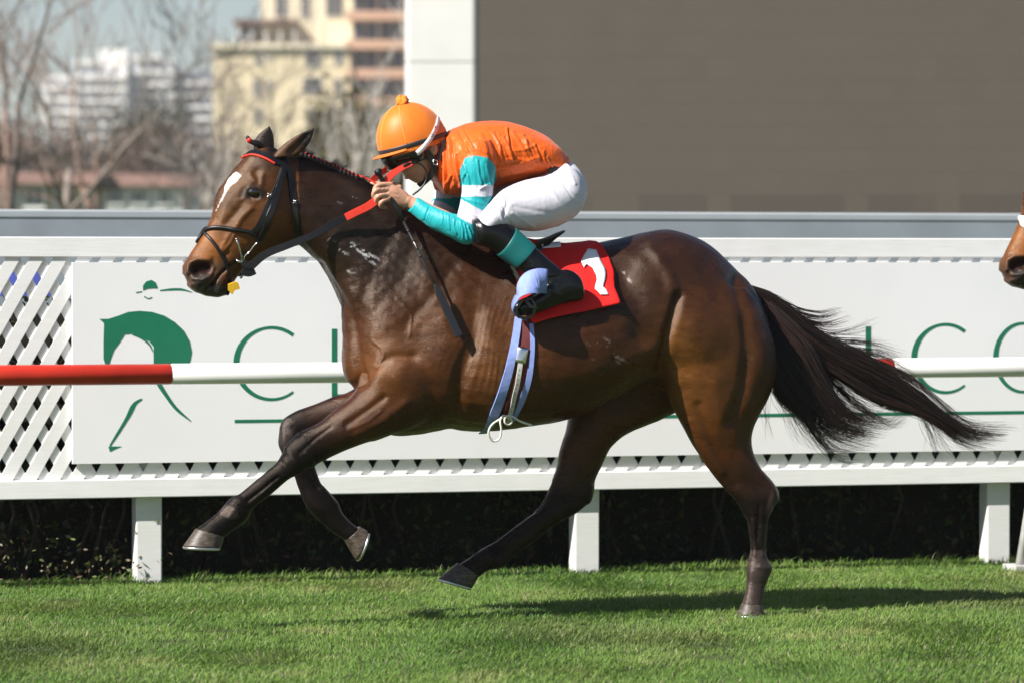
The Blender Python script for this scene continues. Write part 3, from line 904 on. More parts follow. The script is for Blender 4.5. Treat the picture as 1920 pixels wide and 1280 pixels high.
nearside = lambda y: (horse.co[:, 1] < y).astype(float)
big = [
    # shoulder, arm and chest
    ([(600, 500), (628, 545), (655, 590), (668, 630), (673, 680), (682, 716)], 9, -.012), ([(746, 415), (712, 480), (690, 540), (672, 600)], 14, -.007),
    ([(645, 620), (650, 670), (658, 708)], 12, .008), ([(700, 560), (720, 600)], 34, .008), ([(680, 714), (700, 690), (735, 668), (775, 668)], 9, -.007), ([(715, 700), (745, 705)], 24, .010),
    ([(830, 640), (815, 690)], 42, .013), ([(892, 590), (888, 640), (870, 680), (856, 745), (846, 790)], 15, -.013), ([(815, 560), (790, 500), (800, 460)], 20, .006), ([(760, 610), (805, 560), (850, 500)], 12, -.005),
    ([(860, 560), (830, 600)], 18, .006), ([(720, 745), (690, 768), (650, 795)], 7, -.006), ([(760, 755), (715, 790), (670, 812)], 9, .005),
    # barrel
    ([(905, 600), (930, 700), (925, 770)], 30, .008), ([(1030, 640), (1040, 720)], 70, .010), ([(1165, 520), (1195, 570), (1205, 630)], 26, -.016), ([(1100, 700), (1160, 690), (1215, 660)], 22, .006),
    ([(1120, 480), (1180, 500)], 20, -.008),
    # quarters
    ([(1213, 449), (1228, 475), (1250, 508), (1262, 540)], 13, .008), ([(1272, 556), (1259, 600), (1247, 650), (1237, 688)], 9, -.016), ([(1250, 450), (1300, 480)], 30, .006), ([(1290, 540), (1330, 560)], 30, -.004),
    ([(1310, 620), (1300, 680)], 46, .014), ([(1377, 520), (1396, 590), (1402, 660), (1394, 730), (1368, 790)], 11, -.009), ([(1428, 640), (1430, 690)], 20, .007), ([(1262, 690), (1272, 715)], 14, .008),
    ([(1310, 760), (1342, 845), (1378, 905)], 10, -.006), ([(1296, 790), (1322, 840), (1352, 885)], 9, .004), ([(1340, 720), (1350, 780)], 22, .006), ([(1430, 890), (1452, 920)], 6, .004), ([(1424, 950), (1420, 1010)], 4, -.004),
    # neck
    ([(560, 452), (600, 500)], 9, -.006), ([(575, 330), (640, 360), (720, 420)], 14, -.004), ([(560, 400), (630, 440), (700, 510)], 22, .005), ([(600, 420), (660, 400)], 14, -.003),
]
big = [(p_, r_, a_ * 1.25) for p_, r_, a_ in big]
horse.push(big, ((horse.co[:, 1] < .06) | (horse.no[:, 1] > 0) | (horse.uv[:, 0] < 600)).astype(float) * (1 - .999 * ((horse.co[:, 1] > .05) & (horse.uv[:, 1] > 745))))
fine = [
    # face
    ([(470, 352), (486, 357)], 13, .010), ([(471, 366), (480, 366)], 7, -.012), ([(481, 322)], 9, -.008), ([(492, 330), (490, 345)], 5, .005), ([(470, 330), (478, 340), (462, 344)], 5, .004), ([(458, 355), (452, 368)], 5, -.004),
    ([(470, 392), (452, 410), (440, 432)], 6, .006), ([(455, 382), (438, 404), (424, 420)], 7, -.005), ([(430, 440), (422, 455), (415, 470)], 5, .004), ([(428, 475), (420, 482)], 5, -.004), ([(440, 440), (432, 455), (422, 468)], 2.5, .004),
    ([(525, 395), (512, 425)], 26, .010), ([(497, 432), (480, 455), (462, 476)], 8, -.006), ([(536, 450), (510, 468)], 8, .005), ([(486, 385), (500, 405), (500, 430)], 6, -.004),
    ([(367, 507), (375, 503), (388, 502)], 10, -.034), ([(352, 512), (355, 494), (370, 487), (391, 488), (400, 502), (394, 518), (378, 524), (362, 522)], 4, .009), ([(400, 488), (404, 505)], 5, -.004),
    ([(447, 488), (430, 498), (415, 512), (406, 524), (398, 536)], 2.6, -.012), ([(430, 507), (418, 524), (408, 545)], 6, .005), ([(362, 532), (378, 530), (393, 527)], 4, .004), ([(386, 549), (392, 540), (400, 532)], 3.5, -.010), ([(408, 550), (420, 547)], 8, .009), ([(360, 535), (372, 543)], 6, .006), ([(375, 540), (385, 535)], 4, -.004), ([(398, 515), (392, 528)], 3, -.004),
    ([(414, 352), (404, 384)], 4, .004),
    # veins and tendons
    ([(700, 640), (716, 652), (720, 668), (712, 680)], 2.6, .003), ([(745, 560), (772, 590), (768, 630)], 2.6, .002), ([(610, 560), (632, 600), (645, 650)], 3, .003),
    ([(715, 770), (690, 790), (655, 805)], 3, .0025), ([(620, 800), (590, 822), (560, 850)], 3.5, -.004), ([(520, 894), (490, 919), (464, 938)], 3, -.006), ([(512, 905), (488, 926), (468, 944)], 3, .004),
    ([(538, 842), (556, 866)], 6, .006), ([(528, 866), (546, 892)], 4, -.004), ([(575, 850), (586, 866)], 4, .005), ([(1452, 922), (1456, 936)], 5, .006), ([(1412, 975), (1416, 1040)], 3.5, .004), ([(1430, 985), (1430, 1040)], 3, .004), ([(1108, 912), (1104, 940)], 6, .006), ([(1425, 1062), (1440, 1064)], 5, .004), ([(604, 915), (622, 936)], 5, .006), ([(575, 880), (595, 915)], 3, -.004), ([(915, 1035), (935, 1055)], 5, .004), ([(440, 955), (430, 970)], 5, .004), ([(1448, 930), (1444, 955)], 4, .004), ([(985, 990), (948, 1018), (922, 1038)], 3, -.006),
    ([(1040, 920), (1062, 945), (1048, 965)], 6, .004), ([(1075, 915), (1085, 940)], 5, -.005), ([(530, 800), (535, 830)], 6, .004), ([(550, 800), (560, 815)], 5, -.004),
]
horse.push(fine, ((horse.co[:, 1] < .06) | (horse.no[:, 1] > 0) | (horse.uv[:, 0] < 640) | (horse.uv[:, 1] > 880)).astype(float))
# skin wrinkles over ribs and fine unevenness
def wob(co, k, seed):
    r = np.random.default_rng(seed); s = np.zeros(len(co))
    for i in range(14):
        w = r.normal(0, 1, 3); w *= k * r.uniform(.6, 1.5) / np.linalg.norm(w); s += np.sin(co @ w + r.uniform(0, 6.28))
    return s / 3.7
ribm = np.exp(-(((horse.uv[:, 0] - 915) / 75) ** 2 + ((horse.uv[:, 1] - 690) / 85) ** 2)) * (horse.co[:, 1] < 0)
ribm2 = np.exp(-(((horse.uv[:, 0] - 1040) / 110) ** 2 + ((horse.uv[:, 1] - 640) / 110) ** 2)) * (horse.co[:, 1] < 0)
q = horse.uv[:, 0] * .95 + horse.uv[:, 1] * .25 + 9 * wob(horse.co, 18, 3)
horse.co += horse.no * (.00055 * ribm * np.sin(q / 1.9) * (1 + wob(horse.co, 30, 33)) + .0013 * ribm2 * np.sin(q / 7.5) + .0012 * wob(horse.co, 24, 1) + .0007 * wob(horse.co, 75, 2) + .0008 * wob(horse.co, 150, 7) * np.exp(-(((horse.uv[:, 0] - 740) / 150) ** 2 + ((horse.uv[:, 1] - 520) / 130) ** 2)))[:, None]
horse.refresh()

# ---- coat colours: a dark bay with black points, tan on the muzzle and flanks, sweat-darkened neck, a white blaze
def coat(sk):
    uv = sk.uv; n = len(uv); co = sk.co
    nz = wob(co, 9, 11); nf = wob(co, 45, 12); ny = sk.no[:, 1]
    c = np.tile(np.array([.050, .0145, .0031]), (n, 1))
    def mix(col, m):
        nonlocal c
        m = np.clip(m, 0, 1)[:, None]; c = c * (1 - m) + np.array(col) * m
    def blob(cx, cy, rx, ry): return np.exp(-(((uv[:, 0] - cx) / rx) ** 2 + ((uv[:, 1] - cy) / ry) ** 2))
    topdark = np.clip((640 - uv[:, 1]) / 190, 0, 1) * (uv[:, 0] > 560)
    mix((.0130, .0058, .0032), topdark * .85)
    mix((.0150, .0090, .0070), blob(690, 430, 100, 105) * 1.1 + .25 * nz * blob(720, 450, 130, 110))     # sweaty neck
    mix((.0160, .0095, .0070), blob(760, 490, 80, 55) * .9)
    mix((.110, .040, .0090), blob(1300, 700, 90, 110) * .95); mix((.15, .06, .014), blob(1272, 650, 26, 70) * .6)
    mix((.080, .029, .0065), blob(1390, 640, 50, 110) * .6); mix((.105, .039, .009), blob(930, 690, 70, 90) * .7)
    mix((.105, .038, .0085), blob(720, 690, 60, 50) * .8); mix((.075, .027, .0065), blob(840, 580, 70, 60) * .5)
    mix((.020, .0105, .007), blob(1190, 560, 60, 80) * .5)
    h = (uv[:, 0] < 560)                                                                              # face
    face = h & (uv[:, 1] < 570)
    mix((.098, .035, .0085), face * .9); mix((.24, .080, .014), face * blob(395, 462, 32, 34) * 1.1); mix((.16, .058, .013), face * blob(455, 440, 30, 40) * .7)
    mix((.15, .046, .009), face * blob(520, 420, 40, 45) * .7); mix((.035, .02, .014), face * blob(510, 300, 50, 22) * .8)
    mix((.030, .026, .024), face * np.clip(1.35 - pdist(uv, [(372, 515), (380, 542), (415, 548)]) / 22, 0, 1)); mix((.03, .024, .022), face * blob(376, 503, 22, 16))
    mix((.075, .055, .036), face * blob(412, 500, 12, 14) * .7)
    mix((.018, .013, .012), face * np.clip(1.7 - pdist(uv, [(464, 364), (474, 358), (488, 364)]) / 9, 0, 1) * .95)
    mix((.02, .006, .006), face * np.clip(2.2 - pdist(uv, [(367, 505), (375, 502), (387, 502)]) / 6.5, 0, 1))
    mix((.010, .007, .006), face * np.clip(1.5 - pdist(uv, [(448, 489), (430, 499), (415, 512), (405, 525), (396, 538)]) / 2.4, 0, 1))
    blaze = inpoly(uv + 1.2 * np.stack([nf, nz], 1), [(438, 323), (445, 320), (454, 327), (449.5, 334), (442.5, 341), (434, 347), (426, 356.6), (419, 368), (412.5, 380), (406.5, 393), (405, 400), (408, 387.5), (413, 371), (420, 356.6), (423, 346), (428.5, 335.5)])
    mix((.72, .70, .66), blaze * 1.0 * (ny < .25))
    # black points
    def black(m): mix((.0055, .0040, .0037), m)
    L = (uv[:, 1] > 700)
    black(L * (uv[:, 0] < 720) * (uv[:, 1] > 860)); black(L * (uv[:, 0] < 660) * np.clip((690 - uv[:, 0] + (uv[:, 1] - 800) * .6) / 130, 0, 1))
    black(L * (uv[:, 0] > 1330) * np.clip((uv[:, 1] - 850) / 90, 0, 1) * .97)
    black(L * (uv[:, 0] > 700) * (uv[:, 0] < 1330) * np.clip((uv[:, 1] - 860) / 70, 0, 1) * .9)
    mix((.05, .03, .026), L * np.clip(1.4 - pdist(uv, [(1450, 935), (1444, 960)]) / 8, 0, 1) * .8); mix((.045, .032, .03), L * (uv[:, 1] > 1030) * (uv[:, 0] > 1330) * .8)
    mix((.05, .034, .032), L * np.clip(1.4 - pdist(uv, [(420, 955), (436, 962)]) / 9, 0, 1) * .7); mix((.04, .03, .03), L * np.clip(1.4 - pdist(uv, [(536, 800), (535, 830)]) / 14, 0, 1) * .7 * (co[:, 1] > 0))
    black(np.clip(1.3 - pdist(uv, [(510, 280), (545, 285), (590, 303), (650, 330), (700, 352)]) / 13, 0, 1) * (uv[:, 1] < 400))
    black(np.clip(1.2 - pdist(uv, [(1415, 555), (1480, 610)]) / 16, 0, 1))
    c *= (1 + .13 * nz + .10 * nf)[:, None]
    # dried foam: on the neck and along the flank
    st_ = co * np.array([1.0, 1.0, 1.0]); st2 = np.stack([co[:, 0] * .35 + co[:, 2] * .35, co[:, 1], co[:, 2] - co[:, 0]], 1)
    stk = np.stack([(uv[:, 0] * .86 + uv[:, 1] * .5) * .16, (uv[:, 1] * .86 - uv[:, 0] * .5) * .75, co[:, 1] * 60], 1)
    def fleck(path, r, seed, thr, k=330): return np.clip(1.35 - pdist(uv, path) / r, 0, 1) * np.clip((wob(stk, .9, seed) + .6 * wob(co, 420, seed + 1) - thr) * 2.0, 0, 1) * (sk.no[:, 1] < 0)
    mix((.60, .60, .60), fleck([(660, 462), (672, 466), (688, 478), (704, 490)], 7, 20, .2) * .85)
    mix((.45, .44, .43), fleck([(614, 450), (636, 464), (650, 474)], 6, 22, .75) * .7); mix((.35, .33, .31), fleck([(640, 372), (650, 360), (660, 376)], 9, 34, 1.2) * .6)
    mix((.42, .38, .34), fleck([(1115, 655), (1140, 650), (1162, 672)], 17, 24, 1.15, 520) * .4); mix((.42, .40, .38), fleck([(1172, 505), (1180, 545)], 7, 26, .8) * .6); mix((.4, .38, .36), fleck([(655, 508), (664, 508)], 5, 28, .4) * .7)
    return np.clip(c, .004, 1)
set_col(horse.me, coat(horse))

def coat_mat():
    t = NT('bay_coat'); a = t.n('ShaderNodeVertexColor', layer_name='Col')
    v = t.coord('Object', (60, 60, 230), (0, .5, 0)); v2 = t.coord('Object')
    hair = t.noise(v, 1.5, 5, .7); pat = t.noise(v2, 6, 6, .6); mid = t.noise(t.coord('Object', (22, 22, 46), (0, .5, 0)), 1, 8, .72)
    c = t.mul(a.outputs[0], t.ramp(hair, [(.25, (.84, .84, .85)), (.75, (1.16, 1.15, 1.13))]))
    c = t.mul(c, t.ramp(mid, [(.3, (.70, .69, .69)), (.7, (1.3, 1.29, 1.28))]))
    t.base(c)
    m0 = t.n('ShaderNodeMath', operation='MULTIPLY'); t.l(pat, m0.inputs[0]); t.l(mid, m0.inputs[1])
    t.rough(t.ramp(m0.outputs[0], [(.12, (.20, .20, .20)), (.40, (.44, .44, .44))]))
    bw = t.n('ShaderNodeRGBToBW'); t.l(a.outputs[0], bw.inputs[0])
    t.l(t.ramp(bw.outputs[0], [(.004, (.16, .16, .16)), (.010, (.42, .42, .42))]), t.b.inputs['Specular IOR Level'])
    t.b.inputs['Specular Tint'].default_value = (1.0, .85, .71, 1)
    m = t.n('ShaderNodeMath', operation='ADD'); t.l(hair, m.inputs[0]); t.l(mid, m.inputs[1])
    t.bump(m.outputs[0], .5, .005)
    return t.m
M_COAT = coat_mat()
racer = empty('racehorse', (P(1000, 800).x, 0, 0), 'bay racehorse galloping with white blaze, red browband and red number one cloth', 'horse', 'racehorses')
body = link('body', horse.me, M_COAT, racer)
HT = horse.tree()

def hit(u, v, off=0.004, far=False):
    d = ray(u, v).normalized()
    r = HT.ray_cast(CAM + d * 10, d)
    if r[0] is None:
        p = P(u, v, 0); q = HT.find_nearest(p); r = q
    return r[0] + r[1] * off, r[1]

# ---- hooves and shoes
def hoof_mat():
    t = NT('hoof_horn'); v = t.coord('Object', (20, 20, 60)); f = t.noise(v, 2, 4)
    t.base(t.ramp(f, [(.3, (.020, .015, .011)), (.5, (.062, .046, .033)), (.75, (.13, .10, .075))])); t.b.inputs['Roughness'].default_value = .5
    t.bump(f, .2, .004); return t.m
M_HOOF = hoof_mat(); M_SHOE = plain('shoe_steel', (.62, .62, .62), .28, metal=.9, var=.1)
def hoof(c0, c1, b0, b1, y, wt, wb):
    """coronet front/back and sole toe/heel in the side view"""
    st = [(c0[0], c0[1], c1[0], c1[1], wt), ]
    for f, s in ((.15, 1.05), (.55, 1.05), (1.0, 1.0)):
        st.append((c0[0] + (b0[0] - c0[0]) * f, c0[1] + (b0[1] - c0[1]) * f, c1[0] + (b1[0] - c1[0]) * f, c1[1] + (b1[1] - c1[1]) * f, wt + (wb - wt) * f))
    v, f = loft(st, y, n=24, sub=3)
    h = link('hoof', MB().add(v, f).mesh('hoof'), M_HOOF, racer)
    nx, nz = b1[0] - b0[0], b1[1] - b0[1]; L = math.hypot(nx, nz); ax, az = -nz / L, nx / L
    if (ax * ((b0[0] + b1[0]) / 2 - (c0[0] + c1[0]) / 2) + az * ((b0[1] + b1[1]) / 2 - (c0[1] + c1[1]) / 2)) < 0: ax, az = -ax, -az
    pts = []
    A, Bp = P(b0[0], b0[1], y), P(b1[0], b1[1], y); C_ = (A + Bp) / 2; H = (A - Bp) / 2
    dn = P(b0[0] + ax * 3, b0[1] + az * 3, y) - A
    for a in np.radians(np.linspace(-150, 150, 26)):
        pts.append(C_ + H * (.93 * math.cos(a)) + Vector((0, math.sin(a) * wb * .93, 0)) + dn * .55)
    MB().tube(pts, .0062, 8).build('shoe', M_SHOE, h, True)
hoof((1391, 1131), (1430, 1133), (1382, 1153), (1432, 1153), NEAR, .038, .05)
hoof((858, 1054), (897, 1080), (822, 1084), (884, 1102), FAR, .040, .054)
hoof((367, 990), (420, 1006), (343, 1024), (414, 1026), NEAR, .043, .058)
hoof((645, 1012), (674, 986), (668, 1050), (688, 994), FAR, .039, .053)

# ---- ears
def ear(base_a, base_b, tip, mid_a, mid_b, y, depth, parent, ybend=0.0):
    st = []
    for f in np.linspace(0, 1, 9):
        def bez(p, q, r): return np.array(p) * (1 - f) ** 2 + 2 * np.array(q) * f * (1 - f) + np.array(r) * f * f
        A = bez(base_a, mid_a, tip); Bq = bez(base_b, mid_b, tip)
        st.append((A[0], A[1], Bq[0], Bq[1], depth * (1 - f) ** .6 * (1 if f > 0.02 else .9) + .003, 0, ybend * f))
    v, f = loft(st, y, n=20, sub=2)
    sk = Skin(MB().add(v, f).mesh('ear'), 1)
    return sk
M_EAR = M_COAT
def finish_ear(sk, groove):
    sk.push([(groove, 6, -.014)], (sk.no[:, 1] < .1).astype(float), False)
    col = np.tile(np.array([.06, .027, .012]), (len(sk.co), 1))
    tipm = np.clip((sk.uv[:, 0] - 556) / 14, 0, 1)[:, None]
    col = col * (1 - tipm) + np.array([.012, .01, .01]) * tipm
    set_col(sk.me, col); link('ear', sk.me, M_EAR, racer)
finish_ear(ear((509, 297), (556, 293), (589, 240), (530, 262), (588, 272), -.055, .022, racer, -.02), [(545, 287), (560, 272), (578, 252)])
sk = ear((478, 285), (514, 282), (505, 237), (466, 262), (516, 252), .055, .02, racer)
set_col(sk.me, np.tile(np.array([.014, .011, .011]), (len(sk.co), 1))); link('ear', sk.me, M_EAR, racer)

# ---- eye
M_EYE = plain('eye_dark', (.008, .004, .003), .03, .8, coat=1.0)
p, nrm = hit(476, 363, -.010)
v, f = ball(p, (.027, .024, .019), 14)
link('eye', MB().add(v, f).mesh('eye'), M_EYE, racer)

# ---- hair: tail, mane braids, forelock
def hair_mat(name, c):
    t = NT(name); t.b.inputs['Base Color'].default_value = c + (1,); t.b.inputs['Roughness'].default_value = .34
    t.b.inputs['Specular IOR Level'].default_value = .6
    a = t.n('ShaderNodeVertexColor', layer_name='Col'); t.base(a.outputs[0]); return t.m
M_HAIR = hair_mat('black_hair', (.012, .009, .008))
def strands(name, curves, radii, parent, cols, sides=3):
    """curves (n, k, 3): many thin tapering hairs in one mesh"""
    n, k, _ = curves.shape
    t = np.gradient(curves, axis=1); t /= np.linalg.norm(t, axis=2, keepdims=True) + 1e-9
    ref = np.array([.31, .9, .3]); u = np.cross(t, ref); u /= np.linalg.norm(u, axis=2, keepdims=True) + 1e-9
    w = np.cross(t, u)
    tap = (1 - np.linspace(0, 1, k) ** 2 * .8)[None, :, None] * radii[:, None, None]
    V = np.stack([curves + (u * math.cos(2 * math.pi * j / sides) + w * math.sin(2 * math.pi * j / sides)) * tap for j in range(sides)], 2).reshape(-1, 3)
    i = np.arange(n)[:, None, None] * k * sides; a = np.arange(k - 1)[None, :, None] * sides; j = np.arange(sides)[None, None, :]; j2 = (j + 1) % sides
    F = np.stack([i + a + j, i + a + j2, i + a + sides + j2, i + a + sides + j], -1).reshape(-1, 4)
    me = mesh_from(name, V, F); set_col(me, np.repeat(cols, k * sides, 0))
    o = link(name, me, M_HAIR, parent); return o
def px_curves(guides_a, guides_b, n, y0, y1, jit, k=16, lens=(.72, 1.0), seed=1, wave=0.0):
    r = np.random.default_rng(seed)
    cl = r.uniform(0, 1, max(6, n // 45)); clo = {float(q): r.normal(0, jit * 1.3, 2) for q in cl}
    A = pline(guides_a, k * 3); Bq = pline(guides_b, k * 3); res = []
    for i in range(n):
        cq = float(r.choice(cl)); t = np.clip(cq + r.normal(0, .03), -.03, 1.03); Lf = r.uniform(*lens); idx = np.linspace(0, (k * 3 - 1) * Lf, k)
        c = A * (1 - t) + Bq * t
        c = np.stack([np.interp(idx, np.arange(k * 3), c[:, q]) for q in (0, 1)], 1)
        s = np.linspace(0, 1, k)
        off = r.normal(0, jit * .6, 2) + clo[cq]; off2 = r.normal(0, jit * .6, 2)
        c += off * s[:, None] ** 1.5 + off2 * np.sin(s * math.pi * r.uniform(.7, 1.8))[:, None]
        if wave: c[:, 1] += wave * s * np.sin(s * r.uniform(4, 8) + r.uniform(0, 6))
        y = r.uniform(y0, y1) * np.sin(np.clip(s * 2.2, 0, 1.57)) + r.normal(0, .012) * s
        res.append([P(u, v, yy) for (u, v), yy in zip(c, y)])
    return np.array(res)
tail_sets = [
    px_curves([(1408, 536), (1450, 552), (1495, 590), (1545, 632), (1620, 668), (1700, 706), (1752, 752), (1812, 796), (1908, 802)], [(1420, 575), (1470, 625), (1520, 672), (1580, 715), (1650, 758), (1720, 776), (1766, 802), (1796, 830), (1846, 846)], 1700, -.07, .07, 5, seed=1, lens=(.58, 1.0), wave=2.5),
    px_curves([(1412, 545), (1465, 590), (1522, 645), (1555, 708), (1580, 748), (1612, 776), (1665, 786)], [(1424, 575), (1436, 640), (1448, 700), (1476, 745), (1520, 785), (1566, 814), (1640, 830)], 1700, -.11, .0, 6, seed=2, lens=(.6, 1), wave=3.5),
    px_curves([(1416, 550), (1440, 620), (1450, 680), (1462, 720), (1478, 752), (1510, 775), (1540, 790)], [(1420, 570), (1428, 640), (1436, 690), (1442, 712), (1452, 740), (1470, 760), (1490, 775)], 500, -.09, .05, 4, seed=3, lens=(.6, 1)),
    px_curves([(1420, 540), (1462, 560), (1500, 576), (1540, 582), (1580, 574)], [(1430, 552), (1475, 580), (1515, 600), (1555, 606), (1600, 590)], 110, -.04, .04, 4, seed=4),
    px_curves([(1480, 590), (1540, 625), (1590, 630), (1640, 615)], [(1520, 620), (1600, 660), (1680, 672), (1765, 735)], 130, -.05, .05, 7, seed=5),
    px_curves([(1460, 700), (1500, 760), (1560, 810), (1620, 840), (1680, 800)], [(1440, 690), (1435, 740), (1440, 780), (1450, 815)], 130, -.08, .05, 14, seed=6, wave=3),
    px_curves([(1540, 690), (1600, 745), (1650, 765), (1690, 745)], [(1560, 720), (1620, 770), (1680, 800), (1720, 760)], 120, -.06, .05, 8, seed=7, wave=3),
    px_curves([(1500, 740), (1540, 790), (1590, 825), (1650, 805)], [(1480, 745), (1510, 790), (1560, 840), (1620, 850)], 160, -.08, .02, 9, seed=9, wave=4),
    px_curves([(1740, 770), (1800, 805), (1860, 815), (1910, 785)], [(1720, 770), (1735, 800), (1745, 830), (1765, 850)], 110, -.04, .04, 9, seed=8, wave=3)]
tc = np.concatenate(tail_sets)
rad = NPR.uniform(.0007, .0016, len(tc)); rad[-600:] *= .55
colr = np.array([.014, .0095, .0085]) * NPR.uniform(.4, 3.0, (len(tc), 1)); red = NPR.uniform(size=len(tc)) < .12  # random strand tones, the lighter ones put sheen into the hair colour
colr[red] = np.array([.05, .018, .010]) * NPR.uniform(.6, 1.4, (red.sum(), 1))
tl = strands('tail', tc, rad, racer, colr)
M_BLK = plain('braid_black', (.012, .010, .010), .5, var=.4, scale=200)
M_REDT = plain('red_thread', (.60, .02, .012), .45, var=.15, scale=100)
for i, (u, v) in enumerate(pline([(566, 286), (590, 297), (625, 311), (668, 330)], 15)):
    c = P(u, v + 3, -.012)
    bv, bf = ball(c, (.013, .012, .015), 8); bo = link('mane_braid', MB().add(bv, bf).mesh('mane_braid'), M_BLK, racer)
    bv, bf = ball(c + Vector((-.002, -.008, .008 + .003 * (i % 2))), (.0042, .005, .004), 6); link('red_band', MB().add(bv, bf).mesh('red_band'), M_REDT, bo)
mc = px_curves([(560, 284), (563, 279), (568, 277)], [(690, 342), (694, 337), (699, 336)], 260, -.03, .02, 3, k=5, seed=11)
strands('mane_stubble', mc, np.full(len(mc), .0009), racer, np.tile([.012, .009, .008], (len(mc), 1)))
mb = MB().tube([P(492, 275, 0), P(478, 268, -.01), P(470, 266, -.01), P(464, 258, -.01), P(462, 256, -.01)], [.014, .013, .009, .008, .005], 10)
fl = mb.build('forelock', M_BLK, racer, True)
MB().tube([P(470, 267, -.01), P(465, 260, -.01)], [.0105, .0105], 10).build('red_band', M_REDT, fl, True)
# ------------------------------------------------------------------ tack
M_LEA = plain('black_leather', (.0075, .007, .0075), .36, .45, var=.4, scale=60, bump=.15, bscale=300)
M_STEEL = plain('bright_steel', (.75, .75, .74), .2, metal=1.0, var=.05)
M_REIN = plain('red_rubber', (.62, .035, .016), .5, var=.12, scale=60)
M_CLOTH = plain('red_cloth', (.72, .016, .014), .7, .25, var=.1, scale=12, bump=.25, bscale=500)
M_WHITEC = plain('white_number', (.80, .80, .80), .6, var=.04)
M_BLUE = plain('blue_girth', (.22, .29, .60), .6, .3, var=.15, scale=30, bump=.3, bscale=400)
M_MAROON = plain('maroon_strap', (.10, .012, .012), .6, var=.2, scale=60)
M_ELAS = plain('grey_elastic', (.50, .49, .45), .6, var=.12, scale=80)
M_CORD = plain('white_cord', (.66, .64, .56), .7, var=.15, scale=120)

def mirror_mesh(mb):
    v = [(x, -y, z) for x, y, z in mb.v]; b = len(v)
    mb.add(v, [tuple(reversed(q)) for q in list(mb.f)]); return mb
def pair(mb, name, mat, parent, smooth=None):   # the same strap on both sides of the head
    smooth = name in ('flash_strap', 'bit') if smooth is None else smooth
    o = mb.build(name, mat, parent, smooth)
    f = MB(); f.add([(x, -y, z) for x, y, z in mb.v], [tuple(reversed(q)) for q in mb.f]); f.build(name, mat, parent, smooth)
    return o
def ribbon(mb, pts, nrm, w, th):
    pts = [Vector(p) for p in pts]; m = len(pts)
    w = np.interp(np.linspace(0, 1, m), np.linspace(0, 1, len(np.atleast_1d(w))), np.atleast_1d(w))
    vs = []; fs = []
    for i, p in enumerate(pts):
        t = (pts[min(i + 1, m - 1)] - pts[max(i - 1, 0)]).normalized()
        n = (nrm[i] - t * nrm[i].dot(t)).normalized(); s = t.cross(n)
        for a, b in ((-1, 0), (-.92, 1), (.92, 1), (1, 0)):
            vs.append(p + s * (w[i] / 2 * a) + n * (th * b))
    for i in range(m - 1):
        for k in range(4):
            a, b = i * 4 + k, i * 4 + (k + 1) % 4
            fs.append((a, b, b + 4, a + 4))
    fs += [(3, 2, 1, 0), tuple((m - 1) * 4 + k for k in range(4))]
    return mb.add(vs, fs)
PXM = DIST / FPX                   # metres for one photograph pixel at the horse
def strap(px, w, th=.004, off=.002, n=24, mb=None, smooth=True):
    c = pline(px, n) if len(px) > 2 else np.array([np.array(px[0]) * (1 - t) + np.array(px[1]) * t for t in np.linspace(0, 1, n)])
    pn = [hit(u, v, off) for u, v in c]
    ps = np.array([p for p, _ in pn]); ns = np.array([q for _, q in pn])
    for _ in range(3):             # bridge the hollows like stiff leather
        ps[1:-1] = .5 * ps[1:-1] + .25 * (ps[:-2] + ps[2:]); ns[1:-1] = .5 * ns[1:-1] + .25 * (ns[:-2] + ns[2:])
    return ribbon(mb or MB(), [Vector(p) for p in ps], [Vector(q) for q in ns], np.atleast_1d(w) * PXM, th)
def surf_tube(px, r, off, n=24, mb=None, front=None):
    c = pline(px, n) if len(px) > 2 else np.array([np.array(px[0]) * (1 - t) + np.array(px[1]) * t for t in np.linspace(0, 1, n)])
    ps = np.array(([front] if front is not None else []) + [hit(u, v, off)[0] for u, v in c])
    for _ in range(2): ps[1:-1] = .5 * ps[1:-1] + .25 * (ps[:-2] + ps[2:])
    return (mb or MB()).tube([Vector(p) for p in ps], r, 10)

bridle = empty('bridle', P(470, 430), 'black leather bridle with red edged browband and red grip reins on the leading horse', 'bridle', 'bridles')
bb = mirror_mesh(strap([(455, 290), (474, 286), (498, 292), (520, 304), (537, 313)], 14)).build('browband', M_LEA, bridle, False)
mirror_mesh(strap([(453, 296), (474, 292), (496, 298), (514, 308)], 4, .0055)).build('red_piping', M_REIN, bb, False)
mirror_mesh(strap([(538, 312), (530, 296), (524, 284)], 12)).build('headpiece', M_LEA, bridle, False)
ck = pair(strap([(532, 314), (520, 352), (503, 388), (486, 424), (473, 437)], [14, 14, 13, 11]), 'cheek_strap', M_LEA, bridle)
pair(strap([(529, 318), (521, 350), (512, 385), (500, 418), (484, 450)], [9, 11, 11, 9], .008, .008), 'cheek_strap', M_LEA, bridle)
mb = MB()
for u, v, a in ((520, 353, -.5), (504, 367, -.5), (551, 380, -.2)):
    p, n = hit(u, v, .012)
    for du, dv in ((-5, 3), (5, -3)):
        q, _ = hit(u + du, v + dv, .012); mb.tube([p, q], .0022, 6)
    q0, _ = hit(u - 4, v - 4, .012); q1, _ = hit(u + 4, v + 4, .012); mb.tube([q0, q1], .002, 6)
mb.build('buckle', M_STEEL, bridle, True)
surf_tube([(516, 358), (511, 375), (502, 400), (498, 408)], .0022, .013).build('buckle_keeper', M_STEEL, ck, True)
pair(strap([(541, 314), (546, 345), (551, 382), (556, 418), (557, 442), (555, 458)], [14, 13, 11, 9]), 'throat_latch', M_LEA, bridle)
mirror_mesh(surf_tube([(378, 443), (388, 431), (408, 427), (442, 431), (472, 436), (480, 444)], .0082, .004, 24, None, P(369, 456, 0))).build('noseband', M_LEA, bridle, True)
